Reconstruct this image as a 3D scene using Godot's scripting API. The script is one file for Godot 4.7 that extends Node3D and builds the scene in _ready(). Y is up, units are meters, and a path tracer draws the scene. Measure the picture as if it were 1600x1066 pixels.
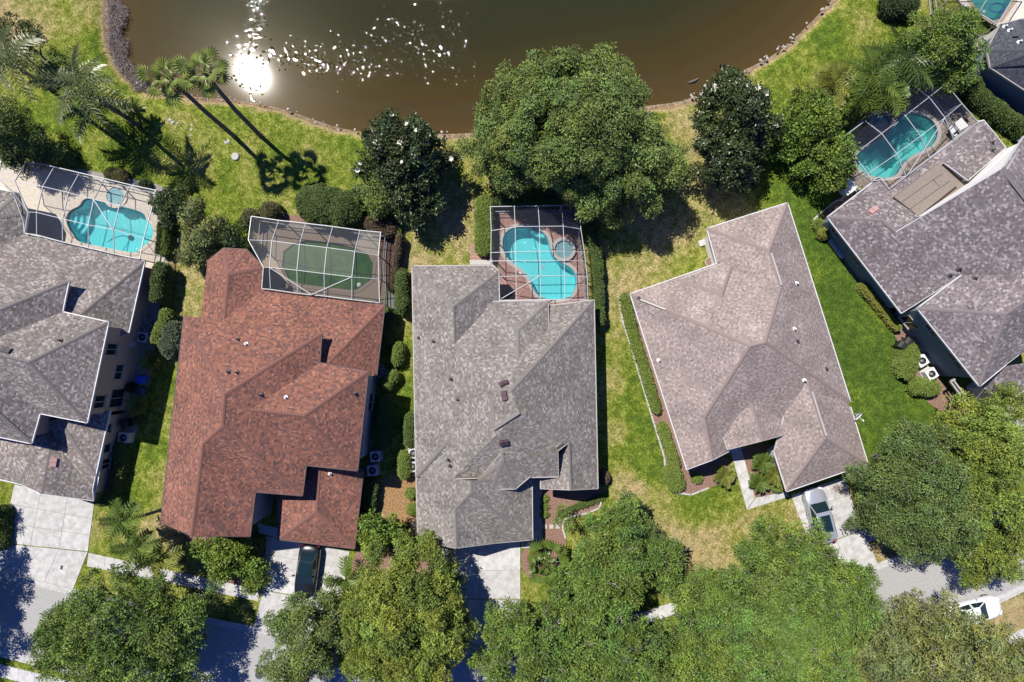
extends Node3D
# A row of houses between a pond and a street, seen from straight above at noon.
const F := 1020.0          # focal length in photograph pixels
const ALT := 56.0          # height of the camera above the ground
const MPP := 0.0549        # metres per photograph pixel at ground level
var eye := Vector3(0, ALT, 0)
var view := Basis()
var rng := RandomNumberGenerator.new()
var taken := {}
var roofs: Array = []      # triangles of all roofs, for setting vents on them
var M := {}

# ---------------------------------------------------------------- helpers: space
func ray(px: float, py: float) -> Vector3:
	return view * Vector3((px - 800.0) / F, -(py - 533.0) / F, -1.0)

func g(px: float, py: float, h := 0.0) -> Vector3:      # the place at height h that the photograph shows at that pixel
	var d := ray(px, py)
	return eye + d * ((ALT - h) / -d.y)

func zo(ox: float, oy: float, s: float, a: Array) -> Array:  # readings from an enlarged crop back to photograph pixels
	var r := []
	for i in range(0, a.size(), 2):
		r.append(Vector2(ox + a[i] / s, oy + a[i + 1] / s))
	return r

func xz(pts: Array, h := 0.0) -> PackedVector2Array:
	var r := PackedVector2Array()
	for p in pts:
		var w := g(p.x, p.y, h)
		r.append(Vector2(w.x, w.z))
	return r

func pv(a: Array) -> Array:
	return zo(0, 0, 1, a)

func rnd(a: float, b: float) -> float:
	return rng.randf_range(a, b)

func ccw(p: PackedVector2Array) -> PackedVector2Array:
	if Geometry2D.is_polygon_clockwise(p):
		p = p.duplicate()
		p.reverse()
	return p

# ---------------------------------------------------------------- helpers: objects
func numbered(called: String) -> String:
	taken[called] = taken.get(called, 0) + 1
	return called if taken[called] == 1 else "%s_%03d" % [called, taken[called] - 1]

func thing(called: String, label: String, category: String, at := Vector3.ZERO, turn := 0.0, group := "") -> Node3D:
	var o := Node3D.new()
	o.name = numbered(called)
	add_child(o)
	o.position = at
	o.rotation.y = turn
	tag(o, label, category, group)
	return o

func tag(o: Node, label: String, category: String, group := "") -> void:
	o.set_meta("label", label)
	o.set_meta("category", category)
	if group:
		o.set_meta("group", group)

func obj(called: String, mesh: Mesh, m: Material, parent: Node = null) -> MeshInstance3D:
	var o := MeshInstance3D.new()
	o.mesh = mesh
	o.material_override = m
	if parent == null:
		o.name = numbered(called)
		add_child(o)
	else:
		o.name = called
		parent.add_child(o, true)
	return o

func struct(called: String, mesh: Mesh, m: Material) -> MeshInstance3D:
	var o := obj(called, mesh, m)
	o.set_meta("kind", "structure")
	return o

func copy(o: Node3D, label := "", group := "") -> Node3D:
	var c: Node3D = o.duplicate()
	c.name = numbered(str(o.name).rstrip("0123456789").trim_suffix("_"))
	add_child(c)
	if label:
		c.set_meta("label", label)
	if group:
		c.set_meta("group", group)
	return c

# ---------------------------------------------------------------- helpers: shapes
func begin() -> SurfaceTool:
	var st := SurfaceTool.new()
	st.begin(Mesh.PRIMITIVE_TRIANGLES)
	return st

func tri(st: SurfaceTool, a: Vector3, b: Vector3, c: Vector3, n: Vector3) -> void:   # wound so that it faces n
	if (b - a).cross(c - a).dot(n) > 0:
		var t := b
		b = c
		c = t
	st.set_normal(n)
	st.add_vertex(a)
	st.set_normal(n)
	st.add_vertex(b)
	st.set_normal(n)
	st.add_vertex(c)

func quad(st: SurfaceTool, a: Vector3, b: Vector3, c: Vector3, d: Vector3, out := Vector3.ZERO) -> void:
	var n := (b - a).cross(c - a)
	if n.length_squared() < 1e-12:
		n = (c - a).cross(d - a)
	n = n.normalized()
	if out != Vector3.ZERO and n.dot(out) < 0:
		n = -n
	tri(st, a, b, c, n)
	tri(st, a, c, d, n)

func add_box(st: SurfaceTool, c: Vector3, s: Vector3, b := Basis()) -> void:
	var x := b.x * s.x * 0.5
	var y := b.y * s.y * 0.5
	var z := b.z * s.z * 0.5
	quad(st, c + x - y - z, c + x + y - z, c + x + y + z, c + x - y + z, x)
	quad(st, c - x - y - z, c - x + y - z, c - x + y + z, c - x - y + z, -x)
	quad(st, c + y - x - z, c + y + x - z, c + y + x + z, c + y - x + z, y)
	quad(st, c - y - x - z, c - y + x - z, c - y + x + z, c - y - x + z, -y)
	quad(st, c + z - x - y, c + z + x - y, c + z + x + y, c + z - x + y, z)
	quad(st, c - z - x - y, c - z + x - y, c - z + x + y, c - z - x + y, -z)

func box(c: Vector3, s: Vector3, b := Basis()) -> Mesh:
	var st := begin()
	add_box(st, c, s, b)
	return st.commit()

func add_bar(st: SurfaceTool, a: Vector3, b: Vector3, w: float, t: float) -> void:     # a beam of width w and depth t
	var z := (b - a)
	var l := z.length()
	if l < 0.001:
		return
	z /= l
	var up := Vector3.UP if absf(z.y) < 0.9 else Vector3.RIGHT
	var x := up.cross(z).normalized()
	add_box(st, (a + b) * 0.5, Vector3(w, t, l), Basis(x, z.cross(x), z))

func bar(a: Vector3, b: Vector3, w: float, t: float) -> Mesh:
	var st := begin()
	add_bar(st, a, b, w, t)
	return st.commit()

func add_tube(st: SurfaceTool, pts: Array, radii: Array, sides := 8, cap := true) -> void:
	var rings := []
	for i in pts.size():
		var d: Vector3 = (pts[mini(i + 1, pts.size() - 1)] - pts[maxi(i - 1, 0)]).normalized()
		var x := d.cross(Vector3(0.31, 0.17, 0.93)).normalized()
		var y := d.cross(x)
		var ring := []
		for k in sides:
			var a := TAU * k / sides
			ring.append(pts[i] + (x * cos(a) + y * sin(a)) * radii[i])
		rings.append(ring)
	for i in pts.size() - 1:
		for k in sides:
			var j := (k + 1) % sides
			quad(st, rings[i][k], rings[i][j], rings[i + 1][j], rings[i + 1][k], rings[i][k] + rings[i][j] - pts[i] * 2.0)
	if cap:
		for e in [0, pts.size() - 1]:
			for k in sides:
				var n: Vector3 = (pts[e] - pts[1 if e == 0 else e - 1]).normalized()
				tri(st, pts[e], rings[e][k], rings[e][(k + 1) % sides], n)

func tube(pts: Array, radii: Array, sides := 8) -> Mesh:
	var st := begin()
	add_tube(st, pts, radii, sides)
	return st.commit()

func add_lathe(st: SurfaceTool, c: Vector3, prof: Array, sides := 16) -> void:   # prof: Vector2(radius, height)
	for i in prof.size() - 1:
		for k in sides:
			var a := TAU * k / sides
			var b := TAU * (k + 1) / sides
			var p: Vector2 = prof[i]
			var q: Vector2 = prof[i + 1]
			var mid := Vector3(cos((a + b) / 2), 0, sin((a + b) / 2))
			var out := mid * (q.y - p.y) + Vector3.UP * (p.x - q.x)
			quad(st, c + Vector3(cos(a) * p.x, p.y, sin(a) * p.x), c + Vector3(cos(b) * p.x, p.y, sin(b) * p.x), c + Vector3(cos(b) * q.x, q.y, sin(b) * q.x), c + Vector3(cos(a) * q.x, q.y, sin(a) * q.x), out)

func lathe(c: Vector3, prof: Array, sides := 16) -> Mesh:
	var st := begin()
	add_lathe(st, c, prof, sides)
	return st.commit()

func add_prism(st: SurfaceTool, poly: PackedVector2Array, y0: float, y1: float, top := true, bottom := false, sides := true) -> void:
	poly = ccw(poly)
	var idx := Geometry2D.triangulate_polygon(poly)
	for i in range(0, idx.size(), 3):
		var a := poly[idx[i]]
		var b := poly[idx[i + 1]]
		var c := poly[idx[i + 2]]
		if top:
			tri(st, Vector3(a.x, y1, a.y), Vector3(b.x, y1, b.y), Vector3(c.x, y1, c.y), Vector3.UP)
		if bottom:
			tri(st, Vector3(a.x, y0, a.y), Vector3(b.x, y0, b.y), Vector3(c.x, y0, c.y), Vector3.DOWN)
	if sides:
		for i in poly.size():
			var a := poly[i]
			var b := poly[(i + 1) % poly.size()]
			var n := Vector3((b - a).y, 0, -(b - a).x)
			quad(st, Vector3(a.x, y0, a.y), Vector3(b.x, y0, b.y), Vector3(b.x, y1, b.y), Vector3(a.x, y1, a.y), n)

func prism(poly: PackedVector2Array, y0: float, y1: float) -> Mesh:
	var st := begin()
	add_prism(st, poly, y0, y1)
	return st.commit()

func holed(poly: PackedVector2Array, holes: Array, y0: float, y1: float) -> Mesh:    # a slab with holes: cut into strips through each hole
	var cuts := [-1000.0]
	for h in holes:
		var c := Vector2.ZERO
		for p in h:
			c += p
		cuts.append(c.x / h.size())
	cuts.sort()
	cuts.append(1000.0)
	var st := begin()
	for i in cuts.size() - 1:
		var strip := PackedVector2Array([Vector2(cuts[i], -900), Vector2(cuts[i + 1], -900), Vector2(cuts[i + 1], 900), Vector2(cuts[i], 900)])
		var parts := Geometry2D.intersect_polygons(ccw(poly), ccw(strip))
		for h in holes:
			var next: Array[PackedVector2Array] = []
			for p in parts:
				next.append_array(Geometry2D.clip_polygons(p, ccw(h)))
			parts = next
		for p in parts:
			add_prism(st, p, y0, y1)
	return st.commit()

func smooth(poly: PackedVector2Array, times := 2) -> PackedVector2Array:    # corner cutting
	for t in times:
		var r := PackedVector2Array()
		for i in poly.size():
			var a := poly[i]
			var b := poly[(i + 1) % poly.size()]
			r.append(a.lerp(b, 0.25))
			r.append(a.lerp(b, 0.75))
		poly = r
	return poly

func grown(poly: PackedVector2Array, d: float) -> PackedVector2Array:
	var r := Geometry2D.offset_polygon(ccw(poly), d, Geometry2D.JOIN_MITER)
	return r[0] if r.size() else poly

func ring_band(poly: PackedVector2Array, w: float, y0: float, y1: float) -> Mesh:    # a coping round a pool
	poly = ccw(poly)
	var st := begin()
	var n := poly.size()
	var outer := PackedVector2Array()
	for i in n:
		var d := (poly[(i + 1) % n] - poly[(i + n - 1) % n]).normalized()
		outer.append(poly[i] + Vector2(d.y, -d.x) * w)
	for i in n:
		var j := (i + 1) % n
		var a := poly[i]
		var b := poly[j]
		var c := outer[j]
		var d := outer[i]
		quad(st, Vector3(a.x, y1, a.y), Vector3(b.x, y1, b.y), Vector3(c.x, y1, c.y), Vector3(d.x, y1, d.y), Vector3.UP)
		var o := Vector3(d.x - a.x, 0, d.y - a.y)
		quad(st, Vector3(d.x, y0, d.y), Vector3(c.x, y0, c.y), Vector3(c.x, y1, c.y), Vector3(d.x, y1, d.y), o)
		quad(st, Vector3(a.x, y0 - 0.15, a.y), Vector3(b.x, y0 - 0.15, b.y), Vector3(b.x, y1, b.y), Vector3(a.x, y1, a.y), -o)
	return st.commit()

# ---------------------------------------------------------------- helpers: materials
func lin(r: float, gg: float, b: float, a := 1.0) -> Color:
	var c := Color(r, gg, b).linear_to_srgb()
	c.a = a
	return c

func mat(r: float, gg: float, b: float, rough := 0.8, metal := 0.0) -> StandardMaterial3D:
	var m := StandardMaterial3D.new()
	m.albedo_color = lin(r, gg, b)
	m.roughness = rough
	m.metallic = metal
	return m

func speckled(c0: Color, c1: Color, freq: float, size_m: float, rough := 0.9, bump := 0.0, kind := FastNoiseLite.TYPE_SIMPLEX, octaves := 4) -> StandardMaterial3D:
	var n := FastNoiseLite.new()       # c0, c1 linear; a tile of size_m metres
	n.noise_type = kind
	n.seed = rng.randi() % 1000
	n.frequency = freq
	n.fractal_octaves = octaves
	n.fractal_gain = 0.65
	var im := n.get_seamless_image(256, 256)
	im.convert(Image.FORMAT_L8)
	var data := im.get_data()
	var outb := PackedByteArray()
	outb.resize(256 * 256 * 3)
	var lut := []
	for i in 256:
		lut.append(c0.lerp(c1, i / 255.0).linear_to_srgb())
	for i in data.size():
		var c: Color = lut[data[i]]
		outb[i * 3] = int(clampf(c.r, 0, 1) * 255)
		outb[i * 3 + 1] = int(clampf(c.g, 0, 1) * 255)
		outb[i * 3 + 2] = int(clampf(c.b, 0, 1) * 255)
	var m := StandardMaterial3D.new()
	m.albedo_texture = ImageTexture.create_from_image(Image.create_from_data(256, 256, false, Image.FORMAT_RGB8, outb))
	m.uv1_triplanar = true
	m.uv1_world_triplanar = true
	m.uv1_scale = Vector3.ONE / size_m
	m.roughness = rough
	if bump > 0:
		var bm := im.duplicate()
		bm.convert(Image.FORMAT_RGBA8)
		bm.bump_map_to_normal_map(bump)
		m.normal_enabled = true
		m.normal_texture = ImageTexture.create_from_image(bm)
	return m

var tab_normal: ImageTexture

func shingles(palette: Array, weights: Array, seed_: int) -> StandardMaterial3D:    # strip shingles: 64 courses of 0.145 m, tabs of random length
	var r := RandomNumberGenerator.new()
	r.seed = seed_
	var im := Image.create(1024, 1024, false, Image.FORMAT_RGB8)
	var hm := Image.create(1024, 1024, false, Image.FORMAT_RGBA8)
	var total := 0.0
	for w in weights:
		total += w
	for row in 64:                        # laminated shingles: light teeth over dark gaps, in turn
		var x := -int(r.randi() % 40)
		var tooth := row % 2 == 0
		while x < 1024:
			tooth = not tooth
			var w := 12 + int(r.randi() % 20)
			var pick := r.randf() * total
			var k := 0
			while k < palette.size() - 1 and pick > weights[k]:
				pick -= weights[k]
				k += 1
			var wear := 0.07 * sin(TAU * x / 512.0 + 3.0 * sin(TAU * row / 64.0) + seed_) + 0.05 * sin(TAU * row / 32.0 + TAU * x / 1024.0) + 0.04 * sin(TAU * 5.0 * x / 1024.0 + seed_ * 2.0)
			var f := r.randf_range(0.92, 1.08) * (1.1 if tooth else 0.88) * (1.0 + wear)
			var c: Color = palette[k]
			im.fill_rect(Rect2i(x, row * 16, w, 16), Color(c.r * f, c.g * f, c.b * f).linear_to_srgb())
			var h := r.randf_range(0.35, 0.6) + (0.25 if r.randf() < 0.4 else 0.0)
			for s in 4:
				hm.fill_rect(Rect2i(x, row * 16 + s * 4, w - 1, 4), Color.WHITE * (h - 0.07 * s))
			x += w
	var m := StandardMaterial3D.new()
	m.albedo_texture = ImageTexture.create_from_image(im)
	m.roughness = 0.92
	if tab_normal == null:
		hm.bump_map_to_normal_map(3.0)
		tab_normal = ImageTexture.create_from_image(hm)
	m.normal_enabled = true
	m.normal_texture = tab_normal
	m.normal_scale = 0.8
	return m

func pane(r: float, gg: float, b: float, a: float, rough := 0.05) -> StandardMaterial3D:
	var m := StandardMaterial3D.new()
	m.transparency = BaseMaterial3D.TRANSPARENCY_ALPHA
	m.albedo_color = lin(r, gg, b, a)
	m.roughness = rough
	m.cull_mode = BaseMaterial3D.CULL_DISABLED
	return m

func leafy(r: float, gg: float, b: float, rough := 0.55, back := 0.5) -> StandardMaterial3D:
	var m := StandardMaterial3D.new()
	m.albedo_color = lin(r, gg, b)
	m.vertex_color_use_as_albedo = true
	m.roughness = rough
	m.cull_mode = BaseMaterial3D.CULL_DISABLED
	m.backlight_enabled = true
	m.backlight = lin(r * back * 1.6, gg * back * 1.5, b * back * 0.6)
	return m

# ---------------------------------------------------------------- houses
func roof(house: Node3D, vs: String, fs: String, pitch: float, m: Material, trim: Material, cap: Material, wallm: Material, fascia := 0.13) -> Dictionary:
	var V := {}              # name -> [px, py, h, given]
	for e in vs.split(";", false):
		var p := e.strip_edges().split(" ", false)
		V[p[0]] = [float(p[1]), float(p[2]), float(p[3]) if p.size() > 3 else 4.0, p.size() > 3]
	var faces := []
	for e in fs.split(";", false):
		var p := e.strip_edges().split("|")
		faces.append([p[0].strip_edges().split(" ", false), p[1].strip_edges().split(" ", false)])
	var P := {}
	for it in 14:
		for k in V:
			P[k] = g(V[k][0], V[k][1], V[k][2])
		var sum := {}
		var cnt := {}
		for f in faces:
			if f[0].size() < 2:
				continue
			var a: Vector3 = P[f[0][0]]
			var b: Vector3 = P[f[0][1]]
			var d := (b - a)
			d.y = 0
			d = d.normalized()
			var n := Vector3(-d.z, 0, d.x)
			var far := 0.0
			for k in f[1]:
				var s: float = (P[k] - a).dot(n)
				if absf(s) > absf(far):
					far = s
			if far < 0:
				n = -n
			for k in f[1]:
				if not V[k][3]:
					sum[k] = sum.get(k, 0.0) + V[f[0][0]][2] + pitch * maxf(0.0, (P[k] - a).dot(n))
					cnt[k] = cnt.get(k, 0) + 1
		for k in sum:
			V[k][2] = lerpf(V[k][2], sum[k] / cnt[k], 0.8)
	for k in V:
		P[k] = g(V[k][0], V[k][1], V[k][2])
	# faces
	var st := begin()
	var edges := {}
	var normals := []
	for fi in faces.size():
		var names: PackedStringArray = faces[fi][1]
		var poly := PackedVector2Array()
		var nn := Vector3.ZERO
		for i in names.size():
			var a: Vector3 = P[names[i]]
			var b: Vector3 = P[names[(i + 1) % names.size()]]
			poly.append(Vector2(a.x, a.z))
			nn += Vector3((a.y - b.y) * (a.z + b.z), (a.z - b.z) * (a.x + b.x), (a.x - b.x) * (a.y + b.y))
			var key: String = names[i] + "/" + names[(i + 1) % names.size()] if names[i] < names[(i + 1) % names.size()] else names[(i + 1) % names.size()] + "/" + names[i]
			if not edges.has(key):
				edges[key] = []
			edges[key].append(fi)
		nn = nn.normalized()
		if nn.y < 0:
			nn = -nn
		normals.append(nn)
		var u := nn.cross(Vector3.UP)
		u = u.normalized() if u.length() > 0.05 else Vector3.RIGHT
		var v := u.cross(nn)
		var off := Vector2(rng.randf(), rng.randf())
		var idx := Geometry2D.triangulate_polygon(poly)
		if idx.is_empty():
			print("roof face not triangulated: ", house.name, " ", names)
		for i in range(0, idx.size(), 3):
			var t := [P[names[idx[i]]], P[names[idx[i + 1]]], P[names[idx[i + 2]]]]
			if (t[1] - t[0]).cross(t[2] - t[0]).y > 0:
				t = [t[0], t[2], t[1]]
			roofs.append(t)
			for q in t:
				st.set_normal(nn)
				st.set_uv(Vector2(q.dot(u), q.dot(v)) / 9.28 + off)
				st.add_vertex(q)
	st.generate_tangents()
	var R := obj("roof", st.commit(), m, house)
	# trim along the free edges, caps along ridges and hips
	for key in edges:
		var ab: PackedStringArray = key.split("/")
		var a: Vector3 = P[ab[0]]
		var b: Vector3 = P[ab[1]]
		var hidden: bool = ab[0].begins_with("x") or ab[1].begins_with("x")
		if edges[key].size() == 1:
			if hidden or key == "a/en":      # the upper north slope dies into the lower one
				continue
			var level := absf(a.y - b.y) < 0.05
			var down := Vector3(0, -0.08, 0)
			obj("fascia", bar(a + down, b + down, fascia if level else 0.05, 0.17), trim, R)
			if absf(a.y - b.y) > 0.25:      # a rake: the gable wall below it
				var c := Vector3.ZERO
				for k in faces[edges[key][0]][1]:
					c += P[k]
				c /= faces[edges[key][0]][1].size()
				var d := (b - a)
				d.y = 0
				var inn := Vector3(-d.z, 0, d.x).normalized()
				if inn.dot(c - a) < 0:
					inn = -inn
				var lo := minf(a.y, b.y) - 0.4
				var gst := begin()
				var sink := Vector3(0, -0.03, 0)
				quad(gst, a + inn * 0.2 + sink, b + inn * 0.2 + sink, Vector3(b.x, lo, b.z) + inn * 0.2, Vector3(a.x, lo, a.z) + inn * 0.2, -inn)
				quad(gst, a + inn * 0.3 + sink, b + inn * 0.3 + sink, Vector3(b.x, lo, b.z) + inn * 0.3, Vector3(a.x, lo, a.z) + inn * 0.3, inn)
				obj("gable", gst.commit(), wallm, house)
		else:
			var n0: Vector3 = normals[edges[key][0]]
			var n1: Vector3 = normals[edges[key][1]]
			var c1 := Vector3.ZERO
			for k in faces[edges[key][1]][1]:
				c1 += P[k]
			c1 /= faces[edges[key][1]][1].size()
			if n0.dot(n1) < 0.995 and n0.dot(c1 - a) < 0.0:      # convex
				obj("ridge_cap", ridge_cap(a, b, n0, n1), cap, R)
	return {"P": P, "V": V, "roof": R}

func ridge_cap(a: Vector3, b: Vector3, n0: Vector3, n1: Vector3) -> Mesh:     # overlapping bent cap shingles
	var st := begin()
	var d := b - a
	var l := d.length()
	d /= l
	var up := (n0 + n1).normalized()
	var s0 := d.cross(n0).normalized()
	if s0.dot(n1) > 0:
		s0 = -s0
	var s1 := d.cross(n1).normalized()
	if s1.dot(n0) > 0:
		s1 = -s1
	var step := 0.2
	var n := maxi(1, int(l / step))
	for i in n:
		var p := a + d * (l * i / n)
		var q := a + d * (l * (i + 1) / n)
		var lo := up * 0.012
		var hi := up * 0.035
		quad(st, p + hi, q + lo, q + lo + s0 * 0.15, p + hi + s0 * 0.15, n0)
		quad(st, p + hi, q + lo, q + lo + s1 * 0.15, p + hi + s1 * 0.15, n1)
		quad(st, p + hi, p + lo, p + lo + s0 * 0.15, p + hi + s0 * 0.15, -d)
		quad(st, p + hi, p + lo, p + lo + s1 * 0.15, p + hi + s1 * 0.15, -d)
		quad(st, p + hi + s0 * 0.15, q + lo + s0 * 0.15, q + s0 * 0.15 - up * 0.01, p + s0 * 0.15 - up * 0.01, s0)
		quad(st, p + hi + s1 * 0.15, q + lo + s1 * 0.15, q + s1 * 0.15 - up * 0.01, p + s1 * 0.15 - up * 0.01, s1)
	return st.commit()

func walls(house: Node3D, R: Dictionary, outline: String, m: Material, soffit: Material, top := -1.0, inset := 0.45) -> PackedVector2Array:
	var poly := PackedVector2Array()
	var h := 99.0
	for k in outline.split(" ", false):
		var p: Vector3 = R.P[k]
		poly.append(Vector2(p.x, p.z))
		h = minf(h, p.y)
	if top > 0:
		h = top
	var inner := grown(poly, -inset)
	obj("wall", prism(inner, -0.05, h - 0.14), m, house)
	var st := begin()
	add_prism(st, grown(poly, -0.02), h - 0.17, h - 0.15, true, true)
	obj("soffit", st.commit(), soffit, house)
	return inner

func window(house: Node3D, a: Vector3, b: Vector3, t: float, y: float, w: float, h: float, out: Vector3, panes := 2) -> void:
	var x := (b - a)
	x.y = 0
	x = x.normalized()
	var o := out - x * out.dot(x)
	o.y = 0
	o = o.normalized()
	var c := a.lerp(b, t)
	c.y = y
	var bs := Basis(x, Vector3.UP, x.cross(Vector3.UP))
	var st := begin()
	for s in [-1, 1]:
		add_box(st, c + x * s * (w / 2 + 0.025) + o * 0.02, Vector3(0.05, h + 0.1, 0.06), bs)
		add_box(st, c + Vector3.UP * s * (h / 2 + 0.025) + o * 0.02, Vector3(w, 0.05, 0.07), bs)
	for i in range(1, panes):
		add_box(st, c + x * (w * i / panes - w / 2) + o * 0.025, Vector3(0.05, h, 0.07), bs)
	var fr := obj("window", st.commit(), M.trim_tan, house)
	for i in panes:
		obj("pane", box(c + x * (w * (i + 0.5) / panes - w / 2) + o * 0.015, Vector3(w / panes - 0.05, h, 0.02), bs), M.glass, fr)
	obj("sill", box(c - Vector3.UP * (h / 2 + 0.12) + o * 0.07, Vector3(w + 0.16, 0.06, 0.11), bs), M.trim_tan, fr)

func hit(px: float, py: float) -> Array:          # where that ray meets the roofs
	var d := ray(px, py)
	var best := 1e9
	var n := Vector3.UP
	for t in roofs:
		var p = Geometry3D.ray_intersects_triangle(eye, d, t[0], t[1], t[2])
		if p != null and eye.distance_to(p) < best:
			best = eye.distance_to(p)
			n = (t[1] - t[0]).cross(t[2] - t[0]).normalized()
			if n.y < 0:
				n = -n
	if best > 1e8:
		print("nothing under vent ", px, " ", py)
		return [g(px, py, 0), Vector3.UP]
	return [eye + d.normalized() * best, n]

func pipe_vent(house: Node3D, px: float, py: float, light := false) -> void:
	var h := hit(px, py)
	var p: Vector3 = h[0]
	var st := begin()
	add_lathe(st, p, [Vector2(0.17, -0.02), Vector2(0.15, 0.05), Vector2(0.07, 0.07), Vector2(0.07, 0.34), Vector2(0.05, 0.35), Vector2(0.045, 0.3), Vector2(0.0, 0.3)], 10)
	obj("vent_pipe", st.commit(), M.white if light else M.lead, house)

func box_vent(house: Node3D, px: float, py: float, m: Material, n := 2) -> void:
	var h := hit(px, py)
	var nn: Vector3 = h[1]
	var u := nn.cross(Vector3.UP).normalized()
	var v := nn.cross(u)
	var bs := Basis(u, nn, v)
	for i in n:
		var st := begin()
		var c: Vector3 = h[0] + u * (i - (n - 1) * 0.5) * 0.36 + nn * 0.07
		add_box(st, c, Vector3(0.31, 0.14, 0.38), bs)
		add_box(st, c + nn * 0.09, Vector3(0.335, 0.04, 0.43), bs)
		add_box(st, c - nn * 0.06, Vector3(0.345, 0.02, 0.52), bs)
		obj("roof_vent", st.commit(), m, house)

# ---------------------------------------------------------------- plants
func sprig(n: int, spread: float, ll: float, lw: float, seed_: int) -> Mesh:   # a twig end: n small folded leaves round a point
	var r := RandomNumberGenerator.new()
	r.seed = seed_
	var st := begin()
	for i in n:
		var d := Vector3(r.randf_range(-1, 1), r.randf_range(-0.5, 1), r.randf_range(-1, 1)).normalized()
		var p := d * spread * r.randf_range(0.15, 1.0)
		var along := (d * 0.7 + Vector3(r.randf_range(-1, 1), r.randf_range(-0.5, 0.6), r.randf_range(-1, 1))).normalized()
		var nrm := (Vector3(r.randf_range(-0.7, 0.7), 1, r.randf_range(-0.7, 0.7))).normalized()
		var side := along.cross(nrm).normalized()
		var l := ll * r.randf_range(0.7, 1.25)
		var w := lw * r.randf_range(0.8, 1.2)
		var up := side.cross(along)
		var a := p
		var tip := p + along * l
		var mid := p + along * l * 0.45
		var e := up * w * 0.3
		quad(st, a, mid + side * w * 0.5 + e, tip, mid, Vector3.UP)
		quad(st, a, mid - side * w * 0.5 + e, tip, mid, Vector3.UP)
	return st.commit()

func scatter(called: String, parent: Node, mesh: Mesh, m: Material, xf: Array, cols: Array) -> MultiMeshInstance3D:
	var mm := MultiMesh.new()
	mm.transform_format = MultiMesh.TRANSFORM_3D
	mm.use_colors = true
	mm.mesh = mesh
	mm.instance_count = xf.size()
	for i in xf.size():
		mm.set_instance_transform(i, xf[i])
		mm.set_instance_color(i, cols[i])
	var o := MultiMeshInstance3D.new()
	o.multimesh = mm
	o.material_override = m
	o.name = called if parent != self else numbered(called)
	o.set_meta("kind", "stuff")
	parent.add_child(o, true)
	return o

func facing(p: Vector3, d: Vector3, s: float) -> Transform3D:      # a twig end that grows towards d
	var y := (d + Vector3(rnd(-0.45, 0.45), rnd(-0.1, 0.5), rnd(-0.45, 0.45))).normalized()
	var x := y.cross(Vector3(rnd(-1, 1), rnd(-1, 1), rnd(-1, 1))).normalized()
	return Transform3D(Basis(x, y, x.cross(y)).scaled(Vector3.ONE * s), p)

func turned(p: Vector3, s: float) -> Transform3D:
	var b := Basis.from_euler(Vector3(rnd(-0.6, 0.6), rnd(0, TAU), rnd(-0.6, 0.6)))
	return Transform3D(b.scaled(Vector3.ONE * s), p)

func ball_dir(low := -0.3) -> Vector3:
	for i in 50:
		var v := Vector3(rnd(-1, 1), rnd(-1, 1), rnd(-1, 1))
		if v.length() < 1.0 and v.length() > 0.1:
			v = v.normalized()
			if v.y > low:
				return v
	return Vector3.UP

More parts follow.
